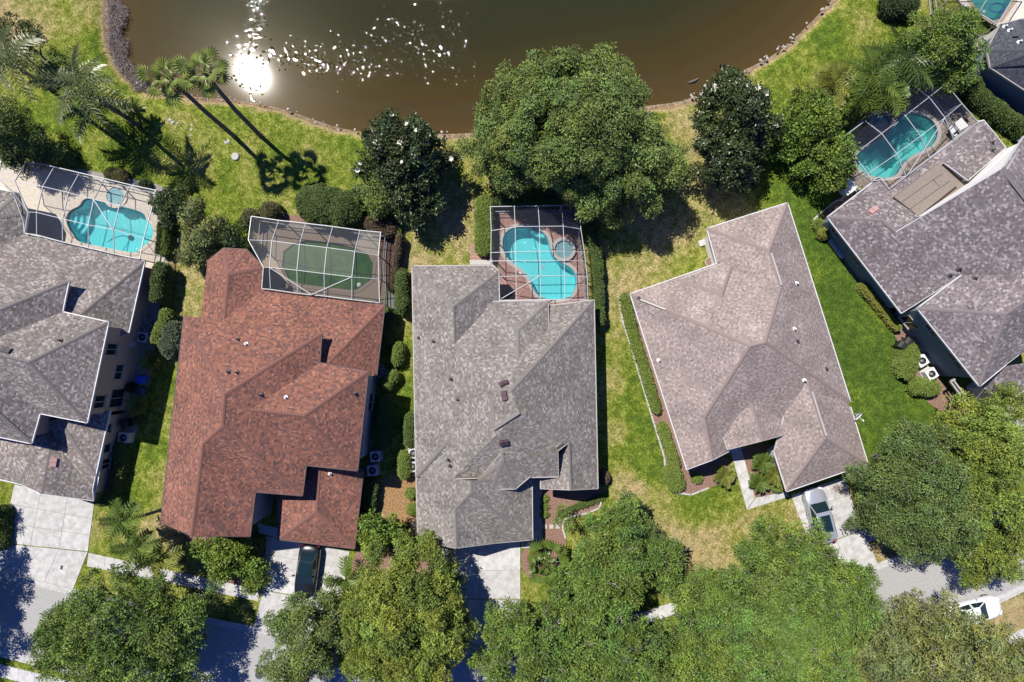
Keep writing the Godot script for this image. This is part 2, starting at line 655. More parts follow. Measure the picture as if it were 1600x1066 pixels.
# blobs: [x, y, rx, ry (photograph pixels), underside, top (metres)] of each mass of the crown
func tree(called: String, label: String, category: String, group: String, blobs: Array, kind: String, lobe := 1.15, dens := 1.0, trunk := 0.28, vary := 0.2) -> Node3D:
	var K: Dictionary = M.leaf[kind]
	var b0: Array = blobs[0]
	var c0 := g(b0[0], b0[1], b0[4] * 0.4 + b0[5] * 0.6)
	c0.y = 0
	var o := thing(called, label, category, c0, 0, group)
	var xf := []
	var cols := []
	var centres := []
	for b in blobs:
		var hm: float = b[4] * 0.4 + b[5] * 0.6
		var sc := MPP * (1.0 - hm / ALT)
		var c := g(b[0], b[1], hm) - c0
		var rx: float = b[2] * sc - lobe * 0.35
		var rz: float = b[3] * sc - lobe * 0.35
		var n := maxi(4, int(PI * rx * rz / (lobe * lobe * 1.4)))
		var ph := rnd(0, TAU)
		for i in n:
			var r := sqrt((i + 0.5) / n) + rnd(-0.09, 0.09)
			var th := i * 2.39996 + ph + rnd(-0.5, 0.5)
			var wob := 1.0 + 0.12 * sin(th * 3 + ph) + 0.1 * sin(th * 5 + ph * 2) + 0.06 * sin(th * 11 + ph)
			r = clampf(r, 0.0, 1.06)
			var lr := lobe * rnd(0.6, 1.35) * (1.0 if r < 0.85 else 0.8)
			var y: float = b[4] + (b[5] - b[4]) * sqrt(maxf(0.03, 1.0 - r * r * 0.9)) - lr * 0.7 + rnd(-1.2, 0.6) * minf(1.0, (b[5] - b[4]) / 3.5)
			var p := Vector3(c.x + cos(th) * r * rx * wob, y, c.z + sin(th) * r * rz * wob)
			centres.append([p, lr])
			if r > 0.5 and y - b[4] > 1.4:       # the skirt under the edge
				centres.append([Vector3(p.x * 0.97 + c.x * 0.03, y - rnd(1.0, 1.6), p.z * 0.97 + c.z * 0.03), lr * 0.85])
			for sp in (2 if r > 0.75 else 0):               # sprays that sticks out
				var ta := th + rnd(-0.8, 0.8)
				centres.append([Vector3(p.x + cos(ta) * lobe * rnd(0.4, 1.1), y - rnd(0.0, 0.7), p.z + sin(ta) * lobe * rnd(0.4, 1.1)), lobe * rnd(0.18, 0.42)])
	for e in centres:
		var p: Vector3 = e[0]
		var lr: float = e[1]
		var tone := rnd(1.0 - vary, 1.0 + vary)
		var warm := rnd(-0.14, 0.14)
		var ns := int(52.0 * dens * lr * lr) + 4
		for i in ns:
			var d := ball_dir(-0.45)
			var rr := lr * (rnd(0.72, 1.08) if i % 5 else rnd(0.2, 0.7))
			rr *= 1.0 + 0.16 * sin(d.x * 9.0 + p.x) * sin(d.z * 8.0 + p.z)
			xf.append(facing(p + Vector3(d.x * rr, d.y * rr * 0.85, d.z * rr), d, rnd(0.7, 1.25)))
			var f := tone * rnd(0.55, 1.45)
			cols.append(Color(f * (1 + warm), f, f * (1 - warm)))
	# trunk and limbs
	var fork: float = maxf(0.8, b0[4] * 0.75)
	var lean := Vector3(rnd(-0.3, 0.3), 0, rnd(-0.3, 0.3))
	obj("trunk", tube([Vector3(0, -0.2, 0), Vector3(0, 0.25, 0) + lean * 0.1, lean * 0.5 + Vector3(0, fork * 0.5, 0), lean + Vector3(0, fork, 0)], [trunk * 1.5, trunk * 1.05, trunk * 0.92, trunk * 0.85], 10), M.bark, o)
	var nl := mini(9, centres.size())
	for i in nl:
		var e: Array = centres[int((i + 0.5) * centres.size() / nl)]
		var a := lean + Vector3(0, fork * 0.92, 0)
		var z: Vector3 = e[0]
		obj("limb", tube([a, a.lerp(z, 0.35) + Vector3(rnd(-0.3, 0.3), rnd(0.1, 0.5), rnd(-0.3, 0.3)), a.lerp(z, 0.7) + Vector3(rnd(-0.2, 0.2), 0.2, rnd(-0.2, 0.2)), z], [trunk * 0.62, trunk * 0.42, trunk * 0.26, trunk * 0.1], 6), M.bark, o)
	# twigs that show as grey strokes among the leaves
	if K.has("twig"):
		var st := begin()
		for e in centres:
			for q in 2:
				var d := ball_dir(0.1)
				var p: Vector3 = e[0]
				add_tube(st, [p - d * 0.3, p + d * e[1] * 0.6, p + d * e[1] * 1.02 + Vector3(rnd(-0.2, 0.2), 0, rnd(-0.2, 0.2))], [0.05, 0.035, 0.012], 4, false)
		obj("twigs", st.commit(), M.twig, o).set_meta("kind", "stuff")
	scatter("foliage", o, K.mesh, K.mat, xf, cols)
	if K.has("flower"):
		var nf := 0
		for i in xf.size():
			if nf < K.flower and i % 37 == 5:
				var p: Vector3 = xf[i].origin
				var high := true
				for e in centres:
					if Vector2(e[0].x - p.x, e[0].z - p.z).length() < e[1] * 0.8 and e[0].y > p.y:
						high = false
				if high:
					nf += 1
					var f := obj("flower", M.flower_mesh, M.petal, o)
					f.transform = turned(p + Vector3(0, 0.2, 0), rnd(0.8, 1.3))
	return o

# a shrub, ball or hedge: a path of points in photograph pixels, half width and height in metres
func hedge(called: String, label: String, category: String, group: String, path: Array, w: float, h: float, kind: String, round_top := 0.35, dens := 1.0) -> Node3D:
	var K: Dictionary = M.leaf[kind]
	var hs := h * 0.8
	var w0 := g(path[0].x, path[0].y, hs)
	w0.y = 0
	var o := thing(called, label, category, w0, 0, group)
	var line := []
	for p in path:
		var q := g(p.x, p.y, hs) - w0
		q.y = 0
		line.append(q)
	if line.size() == 1:
		line.append(line[0] + Vector3(0.02, 0, 0))
	var xf := []
	var cols := []
	var core := begin()
	for i in line.size() - 1:
		var a: Vector3 = line[i]
		var b: Vector3 = line[i + 1]
		var l := a.distance_to(b)
		var d := (b - a).normalized()
		var s := Vector3(-d.z, 0, d.x)
		var reach := l + (w * 1.2 if line.size() == 2 else w * 0.6)
		var n := int((reach * (2 * w + 2 * h) + w * w * 2) * 95 * dens)
		for k in n:
			var t := rnd(-w * 0.95, l + w * 0.95)
			var endk := 0.0
			if t < 0:
				endk = -t / w
			elif t > l:
				endk = (t - l) / w
			var ww := w * sqrt(maxf(0.02, 1.0 - endk * endk)) * (1 + 0.07 * sin(t * 5 + w0.x))
			var hh := h * (1.0 - round_top * 0.5 * endk * endk) * (1 + 0.05 * sin(t * 3.1 + w0.z))
			var an := rnd(0, PI)
			var ex := 0.55 if round_top < 0.3 else 0.85
			var cx := signf(cos(an)) * pow(absf(cos(an)), ex) * ww
			var cy := pow(sin(an), ex) * hh
			if k % 3 == 0:
				cx = rnd(-ww, ww)
				cy = hh * pow(maxf(0.0, 1.0 - pow(absf(cx / ww), 2.0 / ex)), ex * 0.5)
			var q := rnd(0.9, 1.04)
			xf.append(facing(a + d * t + s * cx * q + Vector3(0, maxf(0.05, cy * q), 0), (s * cx / ww + Vector3(0, cy / hh + 0.05, 0) + d * (t / maxf(0.3, l) - 0.5) * 0.5).normalized(), rnd(0.7, 1.15)))
			var f := rnd(0.7, 1.3)
			cols.append(Color(f, f, f))
		var steps := maxi(2, int(l / 0.6))
		var pts := []
		var rad := []
		for k in steps + 1:
			pts.append(a + d * (l * k / steps) + Vector3(0, h * 0.42, 0))
			rad.append(minf(w, h * 0.45) * 0.82)
		add_tube(core, pts, rad, 8)
	obj("branches", core.commit(), M.hedge_core, o)
	scatter("foliage", o, K.mesh, K.mat, xf, cols)
	return o

func frond_mesh(l: float, lift: float, droop: float, leaf: float, pairs: int, width := 0.05) -> Mesh:    # a feather frond along +z
	var st := begin()
	var pts := []
	var rad := []
	for i in 8:
		var t := i / 7.0
		pts.append(Vector3(0, lift * t * l - droop * t * t * l, l * t * (1.0 - 0.25 * droop * t)))
		rad.append(0.035 * (1 - t * 0.85))
	add_tube(st, pts, rad, 4, false)
	for i in pairs:
		var t := 0.12 + 0.88 * i / (pairs - 1.0)
		var k := minf(t * 7, 6.999)
		var p: Vector3 = pts[int(k)].lerp(pts[int(k) + 1], k - int(k))
		var ll := leaf * (0.55 + 0.9 * sin(PI * minf(1.0, t * 0.8 + 0.12))) * (1.15 if i % 3 else 0.85)
		for s in [-1, 1]:
			var dir := Vector3(s * 0.85, -0.28 + (0.3 if i % 2 else 0.0), 0.55).normalized()
			var mid := p + dir * ll * 0.5
			var tip := p + dir * ll + Vector3(0, -ll * 0.28, 0)
			var wv := Vector3(0, 0.02, width)
			quad(st, p - wv * 0.5, p + wv * 0.5, mid + wv * 0.6, mid - wv * 0.6, Vector3.UP)
			tri(st, mid - wv * 0.6, mid + wv * 0.6, tip, Vector3.UP)
	return st.commit()

func fan_mesh(r: float, petiole: float) -> Mesh:      # a folded fan leaf on its stalk along +z
	var st := begin()
	add_tube(st, [Vector3.ZERO, Vector3(0, 0.05, petiole * 0.5), Vector3(0, -0.02, petiole)], [0.04, 0.03, 0.02], 4, false)
	var c := Vector3(0, -0.02, petiole)
	var n := 13
	for i in n:                          # stiff split segments, each folded along its rib
		var m := deg_to_rad(-115 + 230.0 * (i + 0.5) / n)
		var h := deg_to_rad(230.0 / n * 0.5)
		var rr := r * (0.8 + 0.2 * cos(m))
		var bend := -0.16 * rr - 0.1 * absf(sin(m)) * rr
		var pa := c + Vector3(sin(m - h), 0, cos(m - h)) * rr * 0.55 + Vector3(0, -0.04, 0)
		var pb := c + Vector3(sin(m + h), 0, cos(m + h)) * rr * 0.55 + Vector3(0, -0.04, 0)
		var pm := c + Vector3(sin(m), 0, cos(m)) * rr * 0.6 + Vector3(0, 0.05, 0)
		var tip := c + Vector3(sin(m), 0, cos(m)) * rr + Vector3(0, bend, 0)
		for t in [[c, pa, pm], [c, pm, pb], [pa, pm, tip], [pm, pb, tip]]:
			var nn: Vector3 = (t[1] - t[0]).cross(t[2] - t[0]).normalized()
			tri(st, t[0], t[1], t[2], nn if nn.y > 0 else -nn)
	return st.commit()

func palm(called: String, label: String, group: String, crown: Array, foot: Array, frond: Array, n: int, m: Material, trunk := 0.16, spread := 1.0, dead: Material = null) -> Node3D:
	var top := g(crown[0], crown[1], crown[2])
	var base := g(foot[0], foot[1], 0) if foot.size() else Vector3(top.x, 0, top.z)
	var o := thing(called, label, "palm", base, 0, group)
	var t := top - base
	var k := Vector3(t.x * 0.3, t.y * 0.5, t.z * 0.3)
	obj("trunk", tube([Vector3(0, -0.2, 0), Vector3(0, 0.3, 0), k, Vector3(t.x * 0.75, t.y * 0.82, t.z * 0.75), t], [trunk * 1.5, trunk * 1.15, trunk, trunk * 0.9, trunk * 0.95], 10), M.palm_trunk, o)
	for i in n:
		var f := obj("frond", frond[i % frond.size()], m, o)
		var pitch := lerpf(-0.95, 0.55, i / float(n)) * spread + rnd(-0.08, 0.08)
		f.basis = Basis.from_euler(Vector3(pitch, i * 2.39996 + rnd(-0.2, 0.2), rnd(-0.2, 0.2))).scaled(Vector3.ONE * rnd(0.85, 1.1))
		f.position = t
	if dead:
		for i in 7:
			var f := obj("dead_frond", frond[i % frond.size()], dead, o)
			f.basis = Basis.from_euler(Vector3(rnd(0.95, 1.3), i * 0.9 + rnd(-0.2, 0.2), 0)).scaled(Vector3.ONE * rnd(0.6, 0.8))
			f.position = t - Vector3(0, 0.25, 0)
	return o

# ---------------------------------------------------------------- pools and screen cages
# rows of nodes [x, y, height]; panels between them, beams along them, posts and wall screens below the given edge nodes
func cage(label: String, rows: Array, braces: Array, wall_edges: Array, trim: Material) -> Node3D:
	var N := []
	var mid := Vector3.ZERO
	var cnt := 0
	for r in rows:
		var line := []
		for p in r:
			var w := g(p[0], p[1], p[2])
			line.append(w)
			mid += w
			cnt += 1
		N.append(line)
	mid /= cnt
	mid.y = 0
	var mesh: Material = M.screen_dark if label.contains("red house") else M.screen
	var o := thing("pool_cage", label, "pool enclosure", mid)
	for i in N.size():
		for j in N[i].size():
			N[i][j] -= mid
	for i in N.size():
		for j in N[i].size():
			var outer_row := i == 0 or i == N.size() - 1
			if j + 1 < N[i].size():
				obj("beam", bar(N[i][j], N[i][j + 1], 0.06 if outer_row else 0.045, 0.06), trim, o)
			if i + 1 < N.size():
				obj("rafter", bar(N[i][j] + Vector3(0, 0.004, 0), N[i + 1][j] + Vector3(0, 0.004, 0), 0.05, 0.08), trim, o)
			if i + 1 < N.size() and j + 1 < N[i].size():
				var st := begin()
				var q := [N[i][j], N[i][j + 1], N[i + 1][j + 1], N[i + 1][j]]
				for k in 4:
					q[k] = q[k] + Vector3(0, -0.02, 0)
				quad(st, q[0], q[1], q[2], q[3], Vector3.UP)
				obj("screen_panel", st.commit(), mesh, o)
	for b in braces:
		obj("brace", bar(g(b[0], b[1], b[2]) - mid + Vector3(0, 0.05, 0), g(b[3], b[4], b[5]) - mid + Vector3(0, 0.05, 0), 0.055, 0.08), trim, o)
	for e in wall_edges:                 # e: list of [row, column]
		for k in e.size():
			var a: Vector3 = N[e[k][0]][e[k][1]]
			obj("post", box(Vector3(a.x, a.y / 2 - 0.02, a.z), Vector3(0.07, a.y - 0.1, 0.07)), trim, o)
			if k + 1 < e.size():
				var b: Vector3 = N[e[k + 1][0]][e[k + 1][1]]
				obj("chair_rail", bar(Vector3(a.x, 0.9, a.z), Vector3(b.x, 0.9, b.z), 0.05, 0.07), trim, o)
				obj("sill_rail", bar(Vector3(a.x, 0.12, a.z), Vector3(b.x, 0.12, b.z), 0.06, 0.08), trim, o)
				var st := begin()
				quad(st, Vector3(a.x, 0.1, a.z), Vector3(b.x, 0.1, b.z), b - Vector3(0, 0.05, 0), a - Vector3(0, 0.05, 0))
				obj("wall_screen", st.commit(), mesh, o)
	return o

func pool(label: String, outline: PackedVector2Array, water: Material, plaster: Material, coping: Material, level := -0.16, depth := 1.5) -> Node3D:
	var c := Vector2.ZERO
	for p in outline:
		c += p
	c /= outline.size()
	var o := thing("swimming_pool", label, "swimming pool", Vector3(c.x, 0, c.y))
	var loc := PackedVector2Array()
	for p in outline:
		loc.append(p - c)
	loc = ccw(loc)
	var st := begin()
	add_prism(st, loc, -depth, -depth, true, false, false)
	for i in loc.size():
		var a := loc[i]
		var b := loc[(i + 1) % loc.size()]
		quad(st, Vector3(a.x, -depth, a.y), Vector3(b.x, -depth, b.y), Vector3(b.x, -0.05, b.y), Vector3(a.x, -0.05, a.y), Vector3(-(b - a).y, 0, (b - a).x))
	obj("basin", st.commit(), plaster, o)
	var ws := begin()
	add_prism(ws, grown(loc, -0.004), level, level, true, false, false)
	obj("water", ws.commit(), water, o)
	var tb := begin()
	for i in loc.size():
		var a := loc[i] * 0.998
		var b := loc[(i + 1) % loc.size()] * 0.998
		quad(tb, Vector3(a.x, -0.32, a.y), Vector3(b.x, -0.32, b.y), Vector3(b.x, -0.02, b.y), Vector3(a.x, -0.02, a.y), Vector3(-(b - a).y, 0, (b - a).x))
	obj("tile_band", tb.commit(), M.tile_band, o)
	obj("drain", lathe(Vector3(0.3, -depth, 0.2), [Vector2(0.16, 0.0), Vector2(0.15, 0.03), Vector2(0, 0.04)], 12), M.ac, o)
	obj("coping", ring_band(loc, 0.3, 0.0, 0.075), coping, o)
	return o

func spa(label: String, px: float, py: float, r: float, coping: Material, water: Material, plaster: Material, rise := 0.28) -> Node3D:
	var o := thing("spa", label, "hot tub", g(px, py, rise))
	o.position.y = 0
	obj("tub", lathe(Vector3.ZERO, [Vector2(r - 0.02, rise), Vector2(r - 0.02, 0.09), Vector2(r * 0.62, 0.09), Vector2(r * 0.6, 0.07), Vector2(0, 0.07)], 24), plaster, o)
	obj("rim", lathe(Vector3.ZERO, [Vector2(r - 0.03, 0.03), Vector2(r - 0.03, rise + 0.02), Vector2(r + 0.24, rise + 0.02), Vector2(r + 0.26, 0.0)], 24), coping, o)
	var ws := begin()
	var poly := PackedVector2Array()
	for i in 24:
		poly.append(Vector2(cos(TAU * i / 24), sin(TAU * i / 24)) * (r - 0.035))
	add_prism(ws, poly, rise - 0.06, rise - 0.06, true, false, false)
	obj("water", ws.commit(), water, o)
	var st := begin()
	for i in 5:
		var a := TAU * i / 5
		add_lathe(st, Vector3(cos(a) * r * 0.8, 0.2, sin(a) * r * 0.8), [Vector2(0.05, 0.0), Vector2(0.04, 0.02), Vector2(0, 0.02)], 6)
	obj("jets", st.commit(), M.white, o).set_meta("kind", "stuff")
	return o

# ---------------------------------------------------------------- paving
func slabs(parent: Node, called: String, c: Array, nu: int, nv: int, y: float, m: Array, gap := 0.025) -> void:   # c: four corners in photograph pixels
	var q := []
	for p in c:
		q.append(g(p.x, p.y, y))
	for i in nu:
		for j in nv:
			var poly := PackedVector2Array()
			for k in [[0, 0], [1, 0], [1, 1], [0, 1]]:
				var u: float = (i + k[0]) / float(nu)
				var v: float = (j + k[1]) / float(nv)
				var p: Vector3 = q[0].lerp(q[1], u).lerp(q[3].lerp(q[2], u), v)
				poly.append(Vector2(p.x, p.z))
			obj(called, prism(grown(poly, -gap / 2), -0.1, y + rnd(0, 0.004)), m[rng.randi() % m.size()], parent)

func paving(called: String) -> Node3D:
	var o := Node3D.new()
	o.name = numbered(called)
	add_child(o)
	o.set_meta("kind", "structure")
	return o

func flat(called: String, pts: Array, y: float, m: Material, rounds := 0) -> MeshInstance3D:
	var poly := xz(pts)
	if rounds:
		poly = smooth(poly, rounds)
	return struct(called, prism(poly, -0.06, y), m)

# ---------------------------------------------------------------- vehicles
# stations along the length: [z, half width, underside, shoulder height]
func car(label: String, at: Vector3, turn: float, paint: Material, suv: bool, roof_paint: Material, l := 4.7, w := 1.86) -> Node3D:
	var o := thing("parked_car", label, "car", at, turn)
	var h := 1.68 if suv else 1.43
	var hl := l / 2
	var hw := w / 2
	var deck := 0.98 if suv else 0.92
	var stn := [[-hl, 0.62, 0.42, 0.62], [-hl + 0.06, 0.76, 0.3, 0.7], [-hl + 0.3, 0.92, 0.24, 0.78], [-hl + 0.7, 0.98, 0.22, 0.86], [-hl + 1.25, 1.0, 0.22, deck], [-0.2, 1.0, 0.22, deck + 0.02], [hl - 1.3, 1.0, 0.22, deck + 0.04], [hl - 0.6, 0.98, 0.24, deck + (0.06 if suv else 0.05)], [hl - 0.22, 0.92, 0.3, deck + 0.02], [hl - 0.05, 0.8, 0.38, deck - 0.12], [hl, 0.7, 0.45, deck - 0.25]]
	var st := begin()
	var rings := []
	for s in stn:
		var ring := []
		var x: float = s[1] * hw
		for k in [[-0.9, 0.0], [-1.0, 0.25], [-1.0, 0.62], [-0.95, 0.86], [-0.8, 0.985], [-0.4, 1.03], [0.0, 1.045], [0.4, 1.03], [0.8, 0.985], [0.95, 0.86], [1.0, 0.62], [1.0, 0.25], [0.9, 0.0]]:
			ring.append(Vector3(k[0] * x, lerpf(s[2], s[3], k[1]), s[0] + (0.0 if absf(s[0]) < hl - 0.4 else signf(-s[0]) * 0.16 * k[0] * k[0])))
		rings.append(ring)
	st.set_smooth_group(0)
	for i in rings.size() - 1:
		for k in 12:
			var a: Vector3 = rings[i][k]
			var b: Vector3 = rings[i][k + 1]
			var c: Vector3 = rings[i + 1][k + 1]
			var d: Vector3 = rings[i + 1][k]
			for v in [a, b, c, a, c, d]:
				st.add_vertex(v)
	for e in [0, rings.size() - 1]:
		var c := Vector3(0, (stn[e][2] + stn[e][3]) / 2, stn[e][0])
		for k in 12:
			var t := [c, rings[e][k + 1], rings[e][k]] if e == 0 else [c, rings[e][k], rings[e][k + 1]]
			for v in t:
				st.add_vertex(v)
	st.index()
	st.generate_normals()
	obj("body", st.commit(), paint, o)
	# cabin: lower and upper outlines, glass between, panel on top
	var zf := -hl + (1.2 if suv else 1.35)
	var zr := hl - (0.18 if suv else 0.62)
	var tf := zf + (0.72 if suv else 0.85)
	var tr := zr - (0.4 if suv else 0.75)
	var bw := hw * 0.9
	var tw := hw * (0.72 if suv else 0.68)
	var y0 := deck - 0.02
	var fl := Vector3(-bw * 0.88, y0, zf)
	var rl := Vector3(-bw * 0.86, y0 + 0.03, zr)
	var tfl := Vector3(-tw * 0.93, h - 0.05, tf)
	var trl := Vector3(-tw * 0.9, h - 0.04, tr)
	var ml := Vector3(-bw, y0 + 0.03, (zf + zr) / 2)
	var tml := Vector3(-tw, h - 0.01, (tf + tr) / 2)
	var mir := func(v: Vector3) -> Vector3: return Vector3(-v.x, v.y, v.z)
	var cb := begin()
	quad(cb, fl, mir.call(fl), mir.call(tfl), tfl, Vector3(0, 1, -1))
	quad(cb, rl, mir.call(rl), mir.call(trl), trl, Vector3(0, 1, 1))
	for s in [0, 1]:
		var q := [fl, ml, rl, trl, tml, tfl]
		if s:
			for i in 6:
				q[i] = mir.call(q[i])
		var out := Vector3(1 if s else -1, 0.3, 0)
		quad(cb, q[0], q[1], q[4], q[5], out)
		quad(cb, q[1], q[2], q[3], q[4], out)
	obj("pillars", cb.commit(), paint, o)
	var inset := func(q: Array, f: float, lift: float) -> Array:
		var c: Vector3 = (q[0] + q[1] + q[2] + q[3]) / 4
		var n: Vector3 = (q[1] - q[0]).cross(q[2] - q[0]).normalized()
		if n.dot(c - Vector3(0, 0.7, 0)) < 0:
			n = -n
		var r := []
		for p in q:
			r.append(p.lerp(c, f) + n * lift)
		return r
	var names := ["windscreen", "rear_window", "side_window", "side_window", "side_window", "side_window"]
	var quads := [[fl, mir.call(fl), mir.call(tfl), tfl], [rl, mir.call(rl), mir.call(trl), trl], [fl, ml, tml, tfl], [ml, rl, trl, tml], [mir.call(fl), mir.call(ml), mir.call(tml), mir.call(tfl)], [mir.call(ml), mir.call(rl), mir.call(trl), mir.call(tml)]]
	for i in 6:
		var q: Array = inset.call(quads[i], 0.1 if i < 2 else 0.14, 0.012)
		var ws := begin()
		quad(ws, q[0], q[1], q[2], q[3], (q[0] + q[2]) / 2 - Vector3(0, 0.7, 0))
		obj(names[i], ws.commit(), M.car_glass, o)
	var rp := begin()
	var T := [tfl, tml, trl, mir.call(trl), mir.call(tml), mir.call(tfl)]
	var cen := Vector3(0, h + 0.03, (tf + tr) / 2)
	for i in 6:
		var a: Vector3 = T[i]
		var b: Vector3 = T[(i + 1) % 6]
		var am := a.lerp(cen, 0.45) + Vector3(0, 0.012, 0)
		var bm := b.lerp(cen, 0.45) + Vector3(0, 0.012, 0)
		quad(rp, a, b, bm, am, Vector3.UP)
		tri(rp, am, bm, cen, Vector3.UP)
	obj("roof", rp.commit(), roof_paint, o)
	if suv:
		obj("sunroof", box(Vector3(0, h + 0.03, (tf + tr) / 2 - 0.2), Vector3(tw * 1.25, 0.02, (tr - tf) * 0.62)), M.car_glass, o)
		for s in [-1, 1]:
			obj("roof_rail", tube([Vector3(s * tw * 0.9, h, tf + 0.15), Vector3(s * tw * 0.93, h + 0.06, tf + 0.35), Vector3(s * tw * 0.93, h + 0.06, tr - 0.3), Vector3(s * tw * 0.9, h, tr - 0.1)], [0.02, 0.02, 0.02, 0.02], 6), M.chrome, o)
	for s in [-1, 1]:
		obj("mirror", box(Vector3(s * (hw + 0.1), deck + 0.08, zf + 0.62), Vector3(0.22, 0.14, 0.11), Basis(Vector3.UP, s * 0.2)), paint, o)
		obj("headlight", box(Vector3(s * hw * 0.62, 0.66, -hl + 0.16), Vector3(0.36, 0.12, 0.16), Basis(Vector3.UP, s * -0.35)), M.lens, o)
		obj("taillight", box(Vector3(s * hw * 0.7, deck - 0.16, hl - 0.1), Vector3(0.3, 0.14, 0.12), Basis(Vector3.UP, s * 0.3)), M.tail, o)
		for z in [-hl + 0.92, hl - 0.95]:
			var wst := begin()
			add_lathe(wst, Vector3.ZERO, [Vector2(0.2, -0.1), Vector2(0.32, -0.11), Vector2(0.335, -0.06), Vector2(0.335, 0.06), Vector2(0.32, 0.11), Vector2(0.2, 0.1)], 18)
			var wh := obj("wheel", wst.commit(), M.rubber, o)
			wh.transform = Transform3D(Basis(Vector3.FORWARD, PI / 2), Vector3(s * (hw - 0.17), 0.335, z))
			obj("rim", lathe(Vector3.ZERO, [Vector2(0, -0.07), Vector2(0.2, -0.09), Vector2(0.205, 0.09), Vector2(0, 0.07)], 14), M.chrome, wh)
	obj("bumper", box(Vector3(0, 0.4, -hl + 0.04), Vector3(w * 0.6, 0.16, 0.1)), M.lead, o)
	obj("licence_plate", box(Vector3(0, 0.6, hl + 0.005), Vector3(0.31, 0.15, 0.02)), M.white, o)
	return o

func air_conditioner(label: String, px: float, py: float, turn: float, m: Material) -> Node3D:
	var o := thing("air_conditioner", label, "air conditioner", g(px, py, 0.75), turn)
	o.position.y = 0
	var st := begin()
	add_box(st, Vector3(0, 0.05, 0), Vector3(0.95, 0.1, 0.95))
	obj("pad", st.commit(), M.concrete[0], o)
	var c := begin()
	for s in [[0, -0.4], [0, 0.4], [-0.4, 0], [0.4, 0]]:
		add_box(c, Vector3(s[0], 0.46, s[1]), Vector3(0.84 if s[0] == 0 else 0.03, 0.7, 0.03 if s[0] == 0 else 0.78))
	obj("casing", c.commit(), m, o)
	var top := begin()
	var n := 24
	for i in n:
		var a := TAU * i / n
		var b := TAU * (i + 1) / n
		var sq := func(t: float) -> Vector3: return Vector3(cos(t), 0, sin(t)) * (0.43 / maxf(absf(cos(t)), absf(sin(t)))) + Vector3(0, 0.82, 0)
		quad(top, Vector3(cos(a) * 0.31, 0.83, sin(a) * 0.31), Vector3(cos(b) * 0.31, 0.83, sin(b) * 0.31), sq.call(b), sq.call(a), Vector3.UP)
	obj("top_panel", top.commit(), m, o)
	var grid := begin()
	for r in [0.1, 0.17, 0.24, 0.3]:
		for i in 16:
			add_bar(grid, Vector3(cos(TAU * i / 16) * r, 0.85, sin(TAU * i / 16) * r), Vector3(cos(TAU * (i + 1) / 16) * r, 0.85, sin(TAU * (i + 1) / 16) * r), 0.012, 0.012)
	for i in 4:
		add_bar(grid, Vector3(cos(TAU * i / 8) * 0.32, 0.845, sin(TAU * i / 8) * 0.32), Vector3(-cos(TAU * i / 8) * 0.32, 0.845, -sin(TAU * i / 8) * 0.32), 0.014, 0.012)
	obj("fan_guard", grid.commit(), M.lead, o)
	obj("motor", lathe(Vector3(0, 0.62, 0), [Vector2(0.0, 0.16), Vector2(0.1, 0.16), Vector2(0.11, 0.0), Vector2(0, 0)], 12), M.white, o)
	for i in 4:
		var bl := obj("fan_blade", box(Vector3(0.19, 0.66, 0), Vector3(0.22, 0.01, 0.12), Basis(Vector3.RIGHT, 0.4)), M.lead, o)
		bl.rotation.y = TAU * i / 4
	var dk := begin()
	add_box(dk, Vector3(0, 0.3, 0), Vector3(0.74, 0.36, 0.74))
	obj("coil", dk.commit(), M.rubber, o)
	return o

func bin(label: String, px: float, py: float, turn: float, m: Material) -> Node3D:
	var o := thing("wheeled_bin", label, "bin", g(px, py, 0.9), turn)
	o.position.y = 0
	var st := begin()
	var lo := [Vector3(-0.24, 0.08, -0.26), Vector3(0.24, 0.08, -0.26), Vector3(0.24, 0.08, 0.26), Vector3(-0.24, 0.08, 0.26)]
	var hi := [Vector3(-0.31, 1.0, -0.36), Vector3(0.31, 1.0, -0.36), Vector3(0.31, 1.0, 0.36), Vector3(-0.31, 1.0, 0.36)]
	for i in 4:
		var j := (i + 1) % 4
		quad(st, lo[i], lo[j], hi[j], hi[i], lo[i] + lo[j])
	obj("tub", st.commit(), m, o)
	var ld := begin()
	quad(ld, Vector3(-0.33, 1.02, -0.36), Vector3(0.33, 1.02, -0.36), Vector3(0.24, 1.09, -0.1), Vector3(-0.24, 1.09, -0.1), Vector3.UP)
	quad(ld, Vector3(-0.33, 1.02, 0.4), Vector3(0.33, 1.02, 0.4), Vector3(0.24, 1.09, 0.2), Vector3(-0.24, 1.09, 0.2), Vector3.UP)
	quad(ld, Vector3(-0.33, 1.02, -0.36), Vector3(-0.33, 1.02, 0.4), Vector3(-0.24, 1.09, 0.2), Vector3(-0.24, 1.09, -0.1), Vector3.UP)
	quad(ld, Vector3(0.33, 1.02, -0.36), Vector3(0.33, 1.02, 0.4), Vector3(0.24, 1.09, 0.2), Vector3(0.24, 1.09, -0.1), Vector3.UP)
	quad(ld, Vector3(-0.24, 1.09, -0.1), Vector3(0.24, 1.09, -0.1), Vector3(0.24, 1.09, 0.2), Vector3(-0.24, 1.09, 0.2), Vector3.UP)
	obj("lid", ld.commit(), m, o)
	obj("handle", bar(Vector3(-0.26, 0.98, -0.43), Vector3(0.26, 0.98, -0.43), 0.03, 0.03), m, o)
	for s in [-1, 1]:
		var wh := obj("wheel", lathe(Vector3.ZERO, [Vector2(0, -0.03), Vector2(0.12, -0.03), Vector2(0.12, 0.03), Vector2(0, 0.03)], 12), M.rubber, o)
		wh.transform = Transform3D(Basis(Vector3.FORWARD, PI / 2), Vector3(s * 0.27, 0.12, -0.27))
	return o

